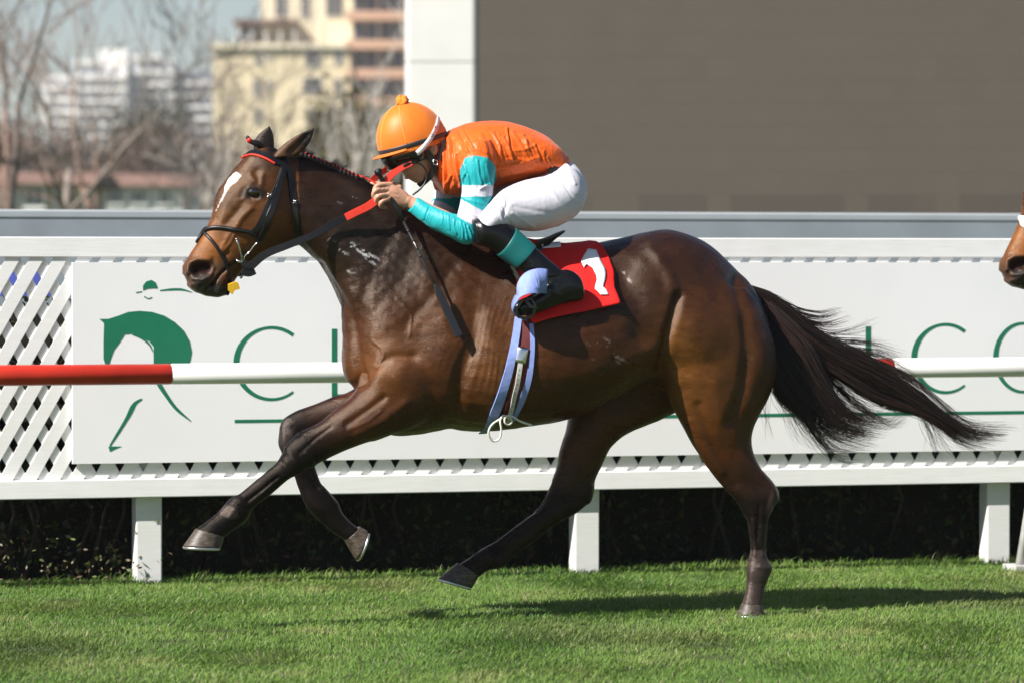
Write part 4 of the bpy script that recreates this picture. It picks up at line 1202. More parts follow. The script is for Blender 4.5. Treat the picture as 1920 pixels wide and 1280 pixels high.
pair(surf_tube([(380, 434), (395, 449), (412, 472), (424, 497), (431, 521), (430, 540), (424, 552)], .0068, .004), 'flash_strap', M_LEA, bridle)
bit = pair(surf_tube([(443, 448), (448, 468), (453, 492), (458, 512), (462, 531)], .0042, .014, 10), 'bit', M_STEEL, bridle)
mb = MB(); mb.tube([hit(443, 448, .014)[0], hit(443, 446, .014)[0]], .0065, 8)
surf_tube([(455, 490), (454, 478), (462, 473), (469, 466), (474, 457), (482, 452)], .0032, .016, 14, mb); surf_tube([(444, 492), (455, 490)], .005, .012, 6, mb)
mb.build('bit_ring', M_STEEL, bit, True)
mb = MB()
for pts, w in (([(455, 505, -.080), (466, 508, -.08), (476, 504, -.08)], 22), ([(455, 492, -.082), (464, 498, -.084), (478, 492, -.086), (492, 482, -.09)], 13)):
    c = pline(pts, 12); ribbon(mb, [P(*r) for r in c], [Vector((0, -1, 0))] * 12, w * PXM, .005)
pair(mb, 'bit_strap', M_LEA, bridle)
rp = [(470, 500, -.088), (498, 477, -.100), (540, 460, -.115), (590, 440, -.125), (625, 420, -.125), (656, 403, -.122)]
c = pline(rp, 24); mb = MB(); ribbon(mb, [P(*r) for r in c], [Vector((0, -1, .15))] * 24, [15 * PXM, 13 * PXM, 12 * PXM], .004)
pair(mb, 'rein', M_LEA, bridle)
c = pline([(648, 408, -.127), (668, 398, -.125), (692, 386, -.120), (716, 367, -.116)], 16); mb = MB()
ribbon(mb, [P(*r) for r in c], [Vector((0, -1, .2))] * 16, [14 * PXM, 15 * PXM], .005)
c = pline([(716, 367, -.116), (720, 348, -.11), (732, 330, -.11), (752, 316, -.11), (772, 307, -.11)], 18)
ribbon(mb, [P(*r) for r in c], [Vector((0, -1, .3))] * 18, [13 * PXM, 13 * PXM, 9 * PXM], .005)
pair(mb, 'rein_grip', M_REIN, bridle)
c = pline([(756, 312, -.113), (772, 306, -.113), (788, 308, -.115), (799, 321, -.12), (799, 338, -.12), (789, 354, -.12), (774, 366, -.12)], 30)
MB().tube([P(*r) for r in c], [.006] * 4 + [.0035] * 26, 8).build('rein_end', M_LEA, bridle, True)
mb = MB(); c = pline([(672, 335, -.02), (688, 340, -.035), (702, 347, -.05), (716, 358, -.06)], 12)
ribbon(mb, [P(*r) + Vector((0, .02, .012)) for r in c], [Vector((0, -.6, 1))] * 12, 5 * PXM, .003); mb.build('neck_strap', M_REIN, bridle, True)
fl_ = MB().prism([P(u, v, -.07) for u, v in ((428, 534), (440, 529), (447, 531), (450, 542), (440, 545), (436, 553), (428, 545))], (0, .006, .002)).build('yellow_tab', plain('yellow_leather', (.62, .36, .012), .5), bridle)

# ---- saddle cloth: wraps over the back, hems traced on the near flank
def flank(u, v, off):
    p, n = hit(u, v, off); return p, n
def xphi(u, v):
    p, _ = hit(u, v, 0); return p.x, math.atan2(-p.y, p.z - 1.02)
front = [(985, 455), (968, 480), (966, 506), (968, 545), (976, 585), (1000, 609)]
back = [(1104, 446), (1124, 462), (1142, 490), (1150, 514), (1149, 545), (1159, 575)]
fx = np.array([xphi(*p) for p in front]); bxp = np.array([xphi(*p) for p in back])
fx[0, 1] = bxp[0, 1] = 0.0
NS, NTt = 46, 40
rows = []
for j in range(-NTt, NTt + 1):
    t = abs(j) / NTt
    k = np.linspace(0, 1, len(front))
    f_ = np.array([np.interp(t, k, fx[:, q]) for q in (0, 1)]); b_ = np.array([np.interp(t, k, bxp[:, q]) for q in (0, 1)])
    row = []
    for i in range(NS + 1):
        s = i / NS
        x = f_[0] * (1 - s) + b_[0] * s; ph = f_[1] * (1 - s) + b_[1] * s
        if j < 0: pass
        sgn = -1 if j > 0 else 1
        dirv = Vector((0, sgn * math.sin(ph), math.cos(ph)))
        o_ = Vector((x, 0, 1.02)) + dirv * 1.2
        r_ = HT.ray_cast(o_, -dirv)
        p_ = r_[0] if r_[0] is not None else Vector((x, 0, 1.02)) + dirv * .3
        n_ = r_[1] if r_[1] is not None else dirv
        lift = .012 + .010 * t ** 3 + .0035 * math.sin(s * 9 + t * 5) * t + .003 * math.sin(s * 21 - t * 8) * t
        row.append(p_ + (n_ * .5 + dirv * .5).normalized() * lift)
    rows.append(row)
A_ = np.array(rows)
for _ in range(4):
    A_[1:-1, 1:-1] = .6 * A_[1:-1, 1:-1] + .1 * (A_[:-2, 1:-1] + A_[2:, 1:-1] + A_[1:-1, :-2] + A_[1:-1, 2:])
Hh, Ww, _ = A_.shape
fs = [(a * Ww + b, a * Ww + b + 1, (a + 1) * Ww + b + 1, (a + 1) * Ww + b) for a in range(Hh - 1) for b in range(Ww - 1)]
cloth = empty('saddle_cloth', P(1060, 520, -.2), 'red number cloth with a white figure one on the leading horse', 'saddle cloth')
cm = mesh_from('cloth', A_.reshape(-1, 3), fs)
CT = BVHTree.FromPolygons([Vector(p) for p in A_.reshape(-1, 3)], fs)
co_ = link('cloth', cm, M_CLOTH, cloth); m = co_.modifiers.new('s', 'SOLIDIFY'); m.thickness = .005; m.offset = 0
def on_cloth(u, v, off=.0075):
    d = ray(u, v).normalized(); r = CT.ray_cast(CAM + d * 10, d)
    if r[0] is None: return hit(u, v, .03)[0]
    n = r[1] if r[1].dot(d) < 0 else -r[1]
    return r[0] + n * off
def decal(name, poly, mat, parent, fn, cuts=3):
    bm = bmesh.new()
    vs = [bm.verts.new((u, v, 0)) for u, v in poly]; bm.faces.new(vs)
    bmesh.ops.triangulate(bm, faces=bm.faces)
    bmesh.ops.subdivide_edges(bm, edges=bm.edges, cuts=cuts, use_grid_fill=True)
    for v in bm.verts: v.co = fn(v.co.x, v.co.y)
    bmesh.ops.recalc_face_normals(bm, faces=bm.faces)
    me = bpy.data.meshes.new(name); bm.to_mesh(me); bm.free()
    o = link(name, me, mat, parent); m = o.modifiers.new('s', 'SOLIDIFY'); m.thickness = .0015; m.offset = 0
    return o
decal('number_one', [(1088.8, 492), (1095, 481), (1102, 469.3), (1117.5, 471.7), (1122, 483), (1127.4, 495), (1133.3, 505.6), (1135, 515), (1133.9, 526.8), (1130.4, 539.6), (1135.6, 543.7), (1141, 554.3), (1125, 554.3), (1120.4, 549), (1114.5, 543.7), (1115.1, 537.3), (1118.7, 526.8), (1117.5, 518.5), (1111, 505.6), (1107, 491.6), (1100, 498), (1094, 504.5)], M_WHITEC, cloth, on_cloth)
decal('white_tab', [(1014, 462), (1032, 458), (1050, 457), (1051, 466), (1030, 468), (1016, 468)], M_WHITEC, cloth, on_cloth)

# ---- saddle, girth, stirrups
saddle = empty('racing_saddle', P(1000, 500, 0), 'small black racing saddle with blue girth and white cord under the jockey', 'saddle')
st = loft([(900, 425, 905, 452, .03), (930, 432, 935, 470, .10, -.3), (970, 446, 975, 486, .14, -.4), (1005, 449, 1008, 474, .11, -.4), (1028, 444, 1029, 455, .07, -.2), (1046, 436, 1047, 443, .045), (1057, 432, 1057, 437, .02)], 0, n=24)
link('saddle_seat', MB().add(*st).mesh('saddle_seat'), M_LEA, saddle)
pair(strap([(890, 448), (915, 462), (935, 478), (955, 498), (972, 528)], 7, .006, .012), 'tan_pad_edge', plain('tan_pad', (.48, .40, .28), .7), saddle)
pair(strap([(905, 446), (930, 466), (950, 486), (970, 512)], 22, .008, .010), 'saddle_flap', M_LEA, saddle)
g1 = strap([(972, 596), (966, 640), (952, 700), (936, 750), (916, 800), (905, 822)], [14, 15, 17, 20, 15], .004, .006).build('girth', M_BLUE, saddle, False)
strap([(996, 608), (998, 650), (992, 705), (978, 748), (960, 785)], [8, 9, 11, 13, 8], .006, .006).build('girth', M_BLUE, saddle, False)
strap([(992, 600), (990, 640), (980, 700), (964, 745), (948, 785)], 24, .003, .006).build('girth_strap', M_MAROON, saddle, False)
strap([(975, 680), (968, 720), (958, 760), (952, 786)], 9, .004, .012).build('elastic', M_ELAS, saddle, False)
strap([(980, 652), (974, 680)], 21, .004, .014, 6).build('buckle', M_STEEL, saddle, True)
for t_ in np.linspace(.12, .9, 11):
    u_, v_ = 975 + (953 - 975) * t_, 680 + (784 - 680) * t_
    p_, n_ = hit(u_, v_, .0165); MB().tube([p_, p_ - n_ * .002], .0022, 6).build('eyelet', M_LEA, saddle, True)
cpts = pline([(998, 797), (975, 789), (962, 781), (950, 779), (946, 789), (952, 796), (960, 790), (952, 780), (940, 784), (922, 796), (916, 812), (924, 826), (936, 822), (940, 806), (938, 788), (944, 778), (954, 784)], 90)
base_ = hit(955, 775, .02)[0].y
MB().tube([P(u, v, base_ + .006 * math.sin(i * .22)) for i, (u, v) in enumerate(cpts)], .0042, 8).build('cord', M_CORD, saddle, True)

# ---- whip
whip = empty('riding_whip', P(742, 387, -.13), 'thin black whip held in the jockey hand along the horse shoulder', 'whip')
wy = lambda v: np.interp(v, [320, 387, 538, 632], [-.112, -.130, -.262, -.298])
pt = lambda u, v: P(u, v, wy(v))
h_ = MB().tube([pt(707, 318), pt(708, 320), pt(711, 327), pt(712, 329), pt(742, 387), pt(756, 415)], [.011, .0155, .0155, .0095, .0095, .0075], 12).build('handle', M_LEA, whip, True)
MB().tube([pt(756, 415), pt(790, 482), pt(817, 538)], [.0052, .0047, .0045], 10).build('shaft', plain('whip_shaft', (.02, .02, .021), .22, .6), whip, True)
c = [pt(815, 534), pt(822, 548), pt(840, 588), pt(860, 631)]
mb = MB(); ribbon(mb, c, [Vector((0, -1, .3))] * 4, [.012, .030, .034, .034], .010); bevel(mb.build('flap', plain('whip_flap', (.016, .016, .017), .3, .6), whip), .002)
for u, v in ((765, 432), (774, 450), (781, 465), (788, 479)):
    MB().tube([pt(u, v), pt(u + 1.6, v + 3.2)], .0062, 10).build('grip_ring', M_LEA, whip, True)
# ------------------------------------------------------------------ the jockey
def mirr(sh): return [( [(x, -y, z) for x, y, z in v], [tuple(reversed(q)) for q in f]) for v, f in sh]
M_SKIN = None
def skin_mat():
    t = NT('skin'); v = t.coord('Object'); f = t.noise(v, 30, 4)
    t.base(t.ramp(f, [(.3, (.46, .225, .14)), (.7, (.60, .33, .22))])); t.b.inputs['Roughness'].default_value = .5
    t.b.inputs['Subsurface Weight'].default_value = .12; t.b.inputs['Subsurface Radius'].default_value = (.012, .005, .003); t.b.inputs['Subsurface Scale'].default_value = 1.0
    t.bump(t.noise(v, 260, 3), .15, .002); return t.m
M_SKIN = skin_mat()
jk = empty('person', P(960, 400, 0), 'jockey crouched on the leading horse in orange jacket, turquoise sleeves and orange cap', 'person')

# -- body: one skin (head, neck, trunk, limbs, hands)
hd = loft([(745, 235, 825, 228, .055), (733, 255, 836, 245, .074), (728, 280, 838, 270, .077), (731, 298, 834, 286, .074), (748, 318, 826, 303, .063), (762, 333, 818, 318, .052), (780, 344, 808, 334, .034)], 0, n=28)
nk = loft([(795, 300, 830, 255, .055), (818, 320, 842, 262, .06), (845, 335, 862, 262, .075)], 0, n=20)
trunk = loft([(835, 268, 822, 335, .08), (870, 250, 850, 350, .15), (920, 240, 900, 348, .165), (960, 243, 940, 340, .15), (1000, 260, 985, 335, .135), (1035, 300, 1025, 345, .12), (1060, 330, 1055, 375, .11), (1070, 350, 1066, 370, .06)], 0, n=28)
sh_, el_, wr_ = P(893, 312, -.19), P(880, 436, -.225), P(775, 383, -.118)
arm = chain([sh_, (sh_ + el_) / 2, el_], [.045, .042, .036]) + chain([el_, (el_ + wr_) / 2, wr_, P(762, 376, -.113)], [.036, .036, .026, .025])
leg = chain([P(1065, 350, -.1), P(1000, 385, -.18), P(915, 424, -.265)], [.065, .058, .034]) + chain([P(915, 430, -.268), P(955, 462, -.292), P(1035, 527, -.325)], [.034, .026, .018]) + chain([P(1060, 540, -.335), P(1010, 565, -.335), P(980, 578, -.335)], [.018, .018, .012])
# hand: palm, four unequal bent fingers closed round the whip handle, thumb from the side of the palm
palm = [loft([(764, 362, 758, 392, .022), (750, 353, 744, 388, .024), (738, 346, 732, 381, .024), (729, 343, 724, 376, .020), (725, 346, 722, 372, .012)], -.113, n=18, q=.8)]
fing = []
for k, (K, Pp, T1, T2, r) in enumerate((((733, 346), (709, 348), (702, 359), (711, 367), .0098), ((733, 355), (706, 357), (701, 369), (712, 376), .0102), ((732, 364), (710, 368), (706, 379), (717, 384), .0098), ((730, 373), (716, 379), (714, 388), (724, 390), .0085))):
    fing += chain([P(*K, -.118), P(*Pp, -.130 - .002 * k), P(*T1, -.118), P(*T2, -.096)], [r * 1.08, r * 1.05, r * .95, r * .8], 10, 5)
thumb = chain([P(748, 352, -.098), P(733, 345, -.088), P(717, 345, -.090), P(707, 351, -.098)], [.014, .012, .0105, .0085], 10, 4)
nose = [ball(P(747, 316, 0), (.013, .011, .012), 8), ball(P(750, 309, 0), (.010, .009, .014), 8)]
lips = [ball(P(763, 334, 0), (.010, .018, .006), 8)]
earj = [ball(P(813, 280, -.076), (.017, .009, .026), 10)]
limbs = arm + leg + palm + fing + thumb + earj
sk = grow([hd, nk, trunk] + nose + lips + limbs + mirr(limbs), .0038, 2)
sk.push([([(806, 272), (816, 270), (820, 284), (812, 294)], 2.2, .003), ([(811, 281)], 3, -.006), ([(727, 350), (729, 372)], 3, .002), ([(716, 352), (714, 356)], 1.5, -.002), ([(725, 350), (706, 352)], 1.2, -.0015), ([(728, 359.5), (705, 363)], 1.2, -.0025), ([(728, 368.5), (708, 374)], 1.2, -.0025),
         ([(760, 328), (770, 331)], 2, -.003), ([(740, 300), (775, 300)], 5, -.004), ([(765, 316), (785, 320)], 7, .003), ([(745, 362), (733, 358)], 1.5, .0012), ([(748, 370), (734, 368)], 1.5, .0012)], (sk.co[:, 1] < 0).astype(float), True)
link('body', sk.me, M_SKIN, jk)

# -- silks
def silk_mat(name, rough=.42, crease=.8, spec=.32):
    t = NT(name); a = t.n('ShaderNodeVertexColor', layer_name='Col'); v = t.coord('Object')
    t.base(t.mul(a.outputs[0], t.ramp(t.noise(v, 14, 5), [(.3, (.90, .90, .90)), (.7, (1.06, 1.06, 1.06))])))
    t.b.inputs['Roughness'].default_value = rough; t.b.inputs['Specular IOR Level'].default_value = spec
    t.b.inputs['Sheen Weight'].default_value = .1
    r1 = t.n('ShaderNodeTexNoise', noise_type='RIDGED_MULTIFRACTAL'); r1.inputs['Scale'].default_value = 5.0; r1.inputs['Detail'].default_value = 3; r1.inputs['Distortion'].default_value = .6
    t.l(t.coord('Object', (1.6, 1.0, .8), (.2, .6, 0)), r1.inputs['Vector'])
    w = t.noise(t.coord('Object', (30, 30, 8), (0, .6, 0)), 1.4, 4, .6)
    m = t.n('ShaderNodeMath', operation='MULTIPLY_ADD'); t.l(r1.outputs[0], m.inputs[0]); m.inputs[1].default_value = .6; t.l(w, m.inputs[2])
    t.bump(m.outputs[0], crease, .008); return t.m
M_SILK = silk_mat('racing_silk'); M_BRE = silk_mat('breeches_fabric', .65, .22, .25)
jt = loft([(1060, 300, 1036, 334, .115), (1052, 287, 1022, 336, .145), (1025, 260, 1000, 338, .165), (990, 241, 965, 344, .178), (955, 230, 925, 354, .188), (921, 227, 888, 362, .195), (882, 231, 856, 366, .195), (855, 240, 835, 364, .165), (838, 248, 818, 345, .115), (828, 258, 806, 325, .078), (822, 266, 800, 312, .068)], 0, n=40)
ua = loft([(872, 268, 918, 262, .05, 0, .03), (864, 292, 928, 290, .058, 0, .01), (863, 318, 928, 316, .060), (867, 352, 925, 352, .055, 0, -.008), (863, 382, 917, 386, .052, 0, -.014), (858, 406, 905, 424, .05, 0, -.02), (856, 424, 894, 449, .046, 0, -.024), (862, 444, 880, 459, .03, 0, -.025)], -.195, n=26)
fa = loft([(893, 420, 882, 460, .044, 0, -.025), (868, 406, 866, 458, .046, 0, -.025), (838, 398, 838, 443, .041, 0, -.008), (811, 387, 800, 423, .036, 0, .03), (784, 371, 767, 398, .031, 0, .072), (781.5, 370, 765, 396.5, .027, 0, .076)], -.195, n=26)
jac = grow([jt, ua, fa] + mirr([ua, fa]), .0037, 4)
jac.relax(10, jac.near((895, 300), 34), False); jac.relax(5, jac.near((875, 430), 22), False); jac.relax(2); jac.refresh()
W = []
# folds: drapes running from the shoulder to the waist, gathers at the collar and belt, creases at the arm hole and elbow
def fold(a, b, r, h, bend=5):
    mid = ((a[0] + b[0]) / 2 + RND.uniform(-bend, bend), (a[1] + b[1]) / 2 + RND.uniform(-bend, bend))
    h *= 1.45
    W.append(([a, mid, b], r, h)); o_ = r * RND.uniform(1.2, 2.0)
    W.append(([(a[0] + o_, a[1] + o_ * .3), (mid[0] + o_, mid[1] + o_ * .3), (b[0] + o_, b[1])], r * .7, -h * .6))
for i in range(11):                # over the back, uneven
    u = 905 + i * 12 + RND.uniform(-6, 6); v0 = np.interp(u, [900, 960, 1040], [240, 236, 285]) + RND.uniform(4, 22)
    fold((u, v0), (u + RND.uniform(8, 34), v0 + RND.uniform(30, 62)), RND.uniform(2.2, 4.2), RND.uniform(.0015, .0042))
for a, b, r, h in (((932, 318), (1010, 296), 4, .005), ((938, 332), (1000, 318), 4, .004), ((950, 300), (1030, 306), 3, .003), ((930, 345), (985, 334), 3, .004), ((960, 285), (1000, 276), 3, .0025),
                   ((842, 262), (853, 345), 3.5, .007), ((832, 275), (836, 352), 3, .006), ((852, 290), (862, 350), 3.5, .007), ((822, 288), (824, 338), 2.5, .005), ((846, 330), (836, 360), 2.5, .005), ((856, 250), (876, 284), 3, .004), ((868, 245), (886, 278), 2.5, .003),
                   ((868, 305), (880, 345), 2.5, .003), ((895, 302), (903, 345), 2.5, .0025), ((912, 310), (920, 345), 2, .0025), ((868, 358), (914, 372), 2, .0035), ((870, 374), (916, 384), 2, .0035), ((868, 392), (905, 412), 2.2, .0035), ((864, 404), (898, 428), 2, .003),
                   ((878, 426), (884, 454), 1.6, .0035), ((871, 420), (877, 450), 1.6, .003), ((863, 415), (868, 446), 1.5, .0025), ((852, 411), (856, 438), 1.5, .002), ((841, 405), (843, 430), 1.5, .002), ((828, 398), (828, 420), 1.5, .0015), ((806, 388), (796, 414), 1.4, -.003), ((864, 345), (872, 326), 2, .004), ((922, 346), (900, 355), 2, .004)):
    fold(a, b, r, h, 3)
W.append(([(866, 300), (876, 288), (895, 284), (920, 294), (931, 312)], 2, -.0035))
jac.push(W)
jac.co += jac.no * (.0016 * wob(jac.co * np.array([.6, 1, 1.4]), 34, 5) + .0007 * wob(jac.co, 90, 6))[:, None]; jac.refresh()
# colours
uv = jac.uv.copy(); far_ = jac.co[:, 1] > .1
mco = jac.co.copy(); mco[far_, 1] *= -1; muv = project(mco)
OR, TQ, WH = np.array([.73, .108, .006]), np.array([.010, .345, .375]), np.array([.60, .58, .66])
c = np.tile(OR, (len(uv), 1))
armm = (np.abs(jac.co[:, 1]) > .125) & inpoly(muv, [(862, 320), (872, 296), (893, 292), (915, 296), (929, 312), (932, 345), (926, 372), (925, 395), (915, 440), (885, 470), (850, 470), (760, 410), (755, 360), (790, 360), (856, 400), (862, 360)])
armm |= (muv[:, 0] < 856) & (muv[:, 1] > 366 + .55 * np.maximum(0, 840 - muv[:, 0]) * 0) & (np.abs(jac.co[:, 1]) > .085) & (muv[:, 1] > 362) & (jac.uv[:, 1] > 355)
c[armm] = TQ
s = muv[:, 1] + .03 * (muv[:, 0] - 890)
c[armm & (s > 348) & (s < 369) & (muv[:, 0] > 850)] = WH
s2 = muv[:, 1] - .55 * (muv[:, 0] - 890)
c[armm & (s2 > 388) & (s2 < 424) & (muv[:, 0] > 858) & (muv[:, 1] > 372)] = WH
dark = np.clip(1.2 - pdist(muv, [(936, 352), (960, 300), (1010, 296)]) / 2, 0, 1) * 0
set_col(jac.me, c)
link('jacket', jac.me, M_SILK, jk)

# -- breeches
th = loft([(1046, 304, 1080, 322, .06, 0, .0), (1036, 318, 1092, 350, .10, 0, -.005), (1018, 330, 1093, 384, .108, 0, -.03), (988, 337, 1064, 416, .104, 0, -.06), (958, 347, 1012, 433, .098, 0, -.09), (936, 360, 970, 432, .086, 0, -.12), (920, 380, 940, 432, .072, 0, -.15), (903, 402, 918, 442, .060, 0, -.168), (893, 414, 903, 446, .046, 0, -.175)], -.10, n=30)
pv = loft([(1032, 292, 1030, 345, .12), (1056, 295, 1052, 380, .15), (1078, 316, 1072, 402, .15), (1090, 345, 1084, 390, .10), (1093, 362, 1090, 376, .04)], 0, n=30)
br = grow([th, pv] + mirr([th]), .0045, 4); br.relax(8, br.near((1050, 340), 50), False); br.relax(2); br.refresh()
W = []
for a, b, r, h in (((1060, 300), (1078, 345), 3, .003), ((1045, 335), (1085, 372), 3, -.004), ((950, 360), (1000, 352), 3, .003), ((945, 372), (1010, 362), 3, -.002), ((930, 385), (945, 425), 2.5, .004), ((938, 372), (960, 428), 2.5, -.004), ((952, 362), (944, 405), 3, -.006), ((1058, 345), (1085, 390), 2, -.003), ((1030, 350), (1066, 400), 4, .003), ((960, 400), (1000, 425), 3, .003), ((965, 388), (1030, 400), 4, -.002)):
    W.append(([a, ((a[0] + b[0]) / 2 + RND.uniform(-3, 3), (a[1] + b[1]) / 2), b], r, h))
br.push(W); br.co += br.no * (.0014 * wob(br.co, 30, 8))[:, None]; br.refresh()
set_col(br.me, np.tile([.64, .62, .68], (len(br.co), 1)))
link('breeches', br.me, M_BRE, jk)
bl = MB()
M_BELT = plain('belt_black', (.02, .02, .022), .5)
bpts = [P(1031, 326, -.142), P(1040, 316, -.146), P(1047, 308, -.14)]
ribbon(bl, bpts, [Vector((.3, -1, .2))] * 3, 16 * PXM, .006); bl.build('belt', M_BELT, jk, True)

# -- boots, bands
M_BOOT = plain('boot_leather', (.005, .005, .0055), .26, .45, var=.4, scale=20, bump=.2, bscale=70)
lg = loft([(884, 414, 890, 452, .044, 0, .01), (900, 408, 896, 460, .058, 0, .004), (925, 411, 908, 463, .060), (948, 418, 924, 470, .056, 0, -.008), (972, 434, 940, 482, .051, 0, -.016), (1002, 462, 966, 500, .046, 0, -.028), (1030, 488, 990, 518, .042, 0, -.04), (1052, 506, 1014, 534, .040, 0, -.05), (1062, 516, 1030, 545, .036, 0, -.052)], -.275, n=24)
ft = loft([(1094, 538, 1093, 556, .018), (1084, 516, 1090, 563, .034), (1060, 505, 1070, 567, .041), (1032, 518, 1042, 574, .042), (1006, 545, 1014, 584, .041), (986, 557, 992, 591, .037), (968, 566, 972, 591, .026), (960, 575, 962, 585, .01)], -.333, n=24)
bo = grow([lg, ft], .004, 3); bo.relax(4, bo.near((1040, 525), 26), False); bo.refresh()
bo.push([([(1028, 540), (1050, 555)], 3, .003), ([(1015, 522), (1045, 520)], 3, -.004), ([(1020, 530), (1050, 530)], 3, .003), ([(1075, 558), (1040, 572), (1000, 588)], 2, .002), ([(1090, 553), (1062, 556), (1030, 566)], 1.5, -.003), ([(1000, 500), (1030, 520)], 3, .003)], None, False)
bm2 = mesh_from('boot', np.concatenate([bo.co]), [tuple(p.vertices) for p in bo.me.polygons])
link('boot', bm2, M_BOOT, jk)
mv = bo.co.copy(); mv[:, 1] *= -1
link('boot', mesh_from('boot', mv, [tuple(reversed(p.vertices)) for p in bo.me.polygons]), M_BOOT, jk)
M_BAND = plain('teal_band', (.006, .125, .125), .45, var=.1, scale=20)
bd = loft([(965, 428, 932, 479, .050, 0, -.012), (968, 429, 934, 481, .0565, 0, -.013), (985, 444, 950, 492, .0535, 0, -.02), (1002, 459, 964, 502, .051, 0, -.027), (1004, 461, 966, 503, .045, 0, -.028)], -.275, n=28)
link('leg_band', MB().add(*bd).mesh('leg_band'), M_BAND, jk)
v_, f_ = bd; link('leg_band', MB().add([(x, -y, z) for x, y, z in v_], [tuple(reversed(q)) for q in f_]).mesh('leg_band'), M_BAND, jk)

# -- helmet, cap cover, goggles
hc = np.array([773., 266.]); e1 = np.array([.956, -.292]); e2 = np.array([-.292, -.956])
def hp(a, b, y): 
    q = hc + e1 * a + e2 * b
    p = P(q[0], q[1], 0); return Vector((p.x, y, p.z))
HA, HB, HW = 64.5, 74.0, .112
def dome(lo, hi, k=1.0, n=40, m=16, fr=-math.pi, to=math.pi):
    vs = []; fs = []
    for i in range(m + 1):
        b = lo + (hi - lo) * i / m; s = math.sqrt(max(0, 1 - (max(b, 0)) ** 2)) if b > 0 else 1 + .12 * b
        for j in range(n + 1):
            t = fr + (to - fr) * j / n
            vs.append(hp(HA * k * s * math.cos(t), HB * k * b if b > 0 else HB * b, HW * k * s * math.sin(t)))
    for i in range(m):
        for j in range(n):
            a = i * (n + 1) + j; fs.append((a, a + 1, a + n + 2, a + n + 1))
    return vs, fs
def cover_mat():
    t = NT('cap_satin'); v = t.coord('Object'); f = t.noise(v, 9, 5); g = t.noise(v, 120, 4)
    t.base(t.ramp(f, [(.3, (.60, .135, .008)), (.7, (.70, .175, .012))])); t.b.inputs['Roughness'].default_value = .48; t.b.inputs['Specular IOR Level'].default_value = .35; t.b.inputs['Sheen Weight'].default_value = .15
    t.bump(g, .2, .003); return t.m
M_CAP = cover_mat()
vs, fs = dome(-.16, .999, n=56, m=26)
vs = [Vector(p) for p in vs]
me = mesh_from('cap_cover', vs, fs)
cap = link('cap_cover', me, M_CAP, jk)
M_PIPE = plain('cap_piping', (.82, .34, .05), .5)
for t in (math.pi * .62, math.pi * .9, -math.pi * .62, -math.pi * .9, math.pi * .12, -math.pi * .12):
    pts = [hp(HA * 1.003 * math.sqrt(1 - b * b) * math.cos(t), HB * 1.003 * b, HW * 1.003 * math.sqrt(1 - b * b) * math.sin(t)) for b in np.sin(np.linspace(0, 1.5, 24))]
    MB().tube(pts, .0016, 6).build('seam', M_PIPE, cap, True)
vs, fs = dome(-.10, .015, 1.012, m=3); o = link('black_rim', mesh_from('black_rim', vs, fs), M_BELT, cap); m = o.modifiers.new('s', 'SOLIDIFY'); m.thickness = .004
vs, fs = dome(-.21, -.135, 1.0, m=3); o = link('orange_edge', mesh_from('orange_edge', vs, fs), M_CAP, cap); m = o.modifiers.new('s', 'SOLIDIFY'); m.thickness = .004
# peak at the front
vs = []; fs = []; n = 24
for i in range(5):
    f = i / 4
    for j in range(n + 1):
        t = math.pi + (j / n - .5) * 2.3; ext = f * 14 * max(0, math.cos((j / n - .5) * 2.6))
        vs.append(hp((HA + 1 + ext) * math.cos(t), -8 - 3 * f - ext * .05, (HW + .002 + ext * PXM) * math.sin(t)))
for i in range(4):
    for j in range(n):
        a = i * (n + 1) + j; fs.append((a, a + 1, a + n + 2, a + n + 1))
o = link('peak', mesh_from('peak', vs, fs), M_CAP, cap); m = o.modifiers.new('s', 'SOLIDIFY'); m.thickness = .004
# pompom
pv_, pf = ball(P(754, 190, 0), (.024, .024, .022), 14)
pk = Skin(MB().add(pv_, pf).mesh('pompom'), 0); pk.co += pk.no * (.004 * wob(pk.co, 300, 3) + .003 * wob(pk.co, 600, 4))[:, None]; pk.refresh()
link('pompom', pk.me, plain('pompom_orange', (.85, .22, .015), .8, var=.2, scale=150), cap)
# goggles
vs = []; fs = []; n = 30
M_GOG = plain('goggle_dark', (.010, .009, .009), .12, .7)
for i, (b, k, dy) in enumerate(((-10, .90, 0), (-12, .965, .0), (-22, .955, 0), (-36, .875, 0), (-39, .82, 0))):
    for j in range(n + 1):
        t = math.pi + (j / n - .5) * 3.3
        vs.append(hp(HA * k * math.cos(t) * (1 + .02 * math.cos(t * 2)), b + 5 * (abs(j / n - .5) * 2) ** 3, HW * .90 * k * math.sin(t)))
for i in range(4):
    for j in range(n):
        a = i * (n + 1) + j; fs.append((a, a + 1, a + n + 2, a + n + 1))
gg = link('goggles', mesh_from('goggles', vs, fs), M_GOG, jk); m = gg.modifiers.new('s', 'SOLIDIFY'); m.thickness = .006
M_STRAPW = plain('strap_white', (.74, .74, .76), .5)
def on_cap(u, v, k=1.0):           # near side of the dome at a sight line
    d = ray(u, v); r = CAPT.ray_cast(CAM + d * 10, d)
    if r[0] is None: return None, None
    n_ = r[1] if r[1].dot(d) < 0 else -r[1]
    return r[0] + n_ * .003 * k, n_
vs, fs = dome(-.35, .999, 1.004, n=60, m=30); CAPT = BVHTree.FromPolygons([Vector(p) for p in vs], fs)
sp, sn = [], []
for u, v in pline([(782, 288), (796, 274), (808, 258), (817, 240), (821, 224), (820, 216)], 20):
    p, n_ = on_cap(u, v)
    if p is not None: sp.append(p); sn.append(n_)
mb = MB(); ribbon(mb, sp, sn, [10 * PXM, 9 * PXM, 8 * PXM], .0012)
far_strap = mb.build('goggle_strap', M_STRAPW, gg, True)
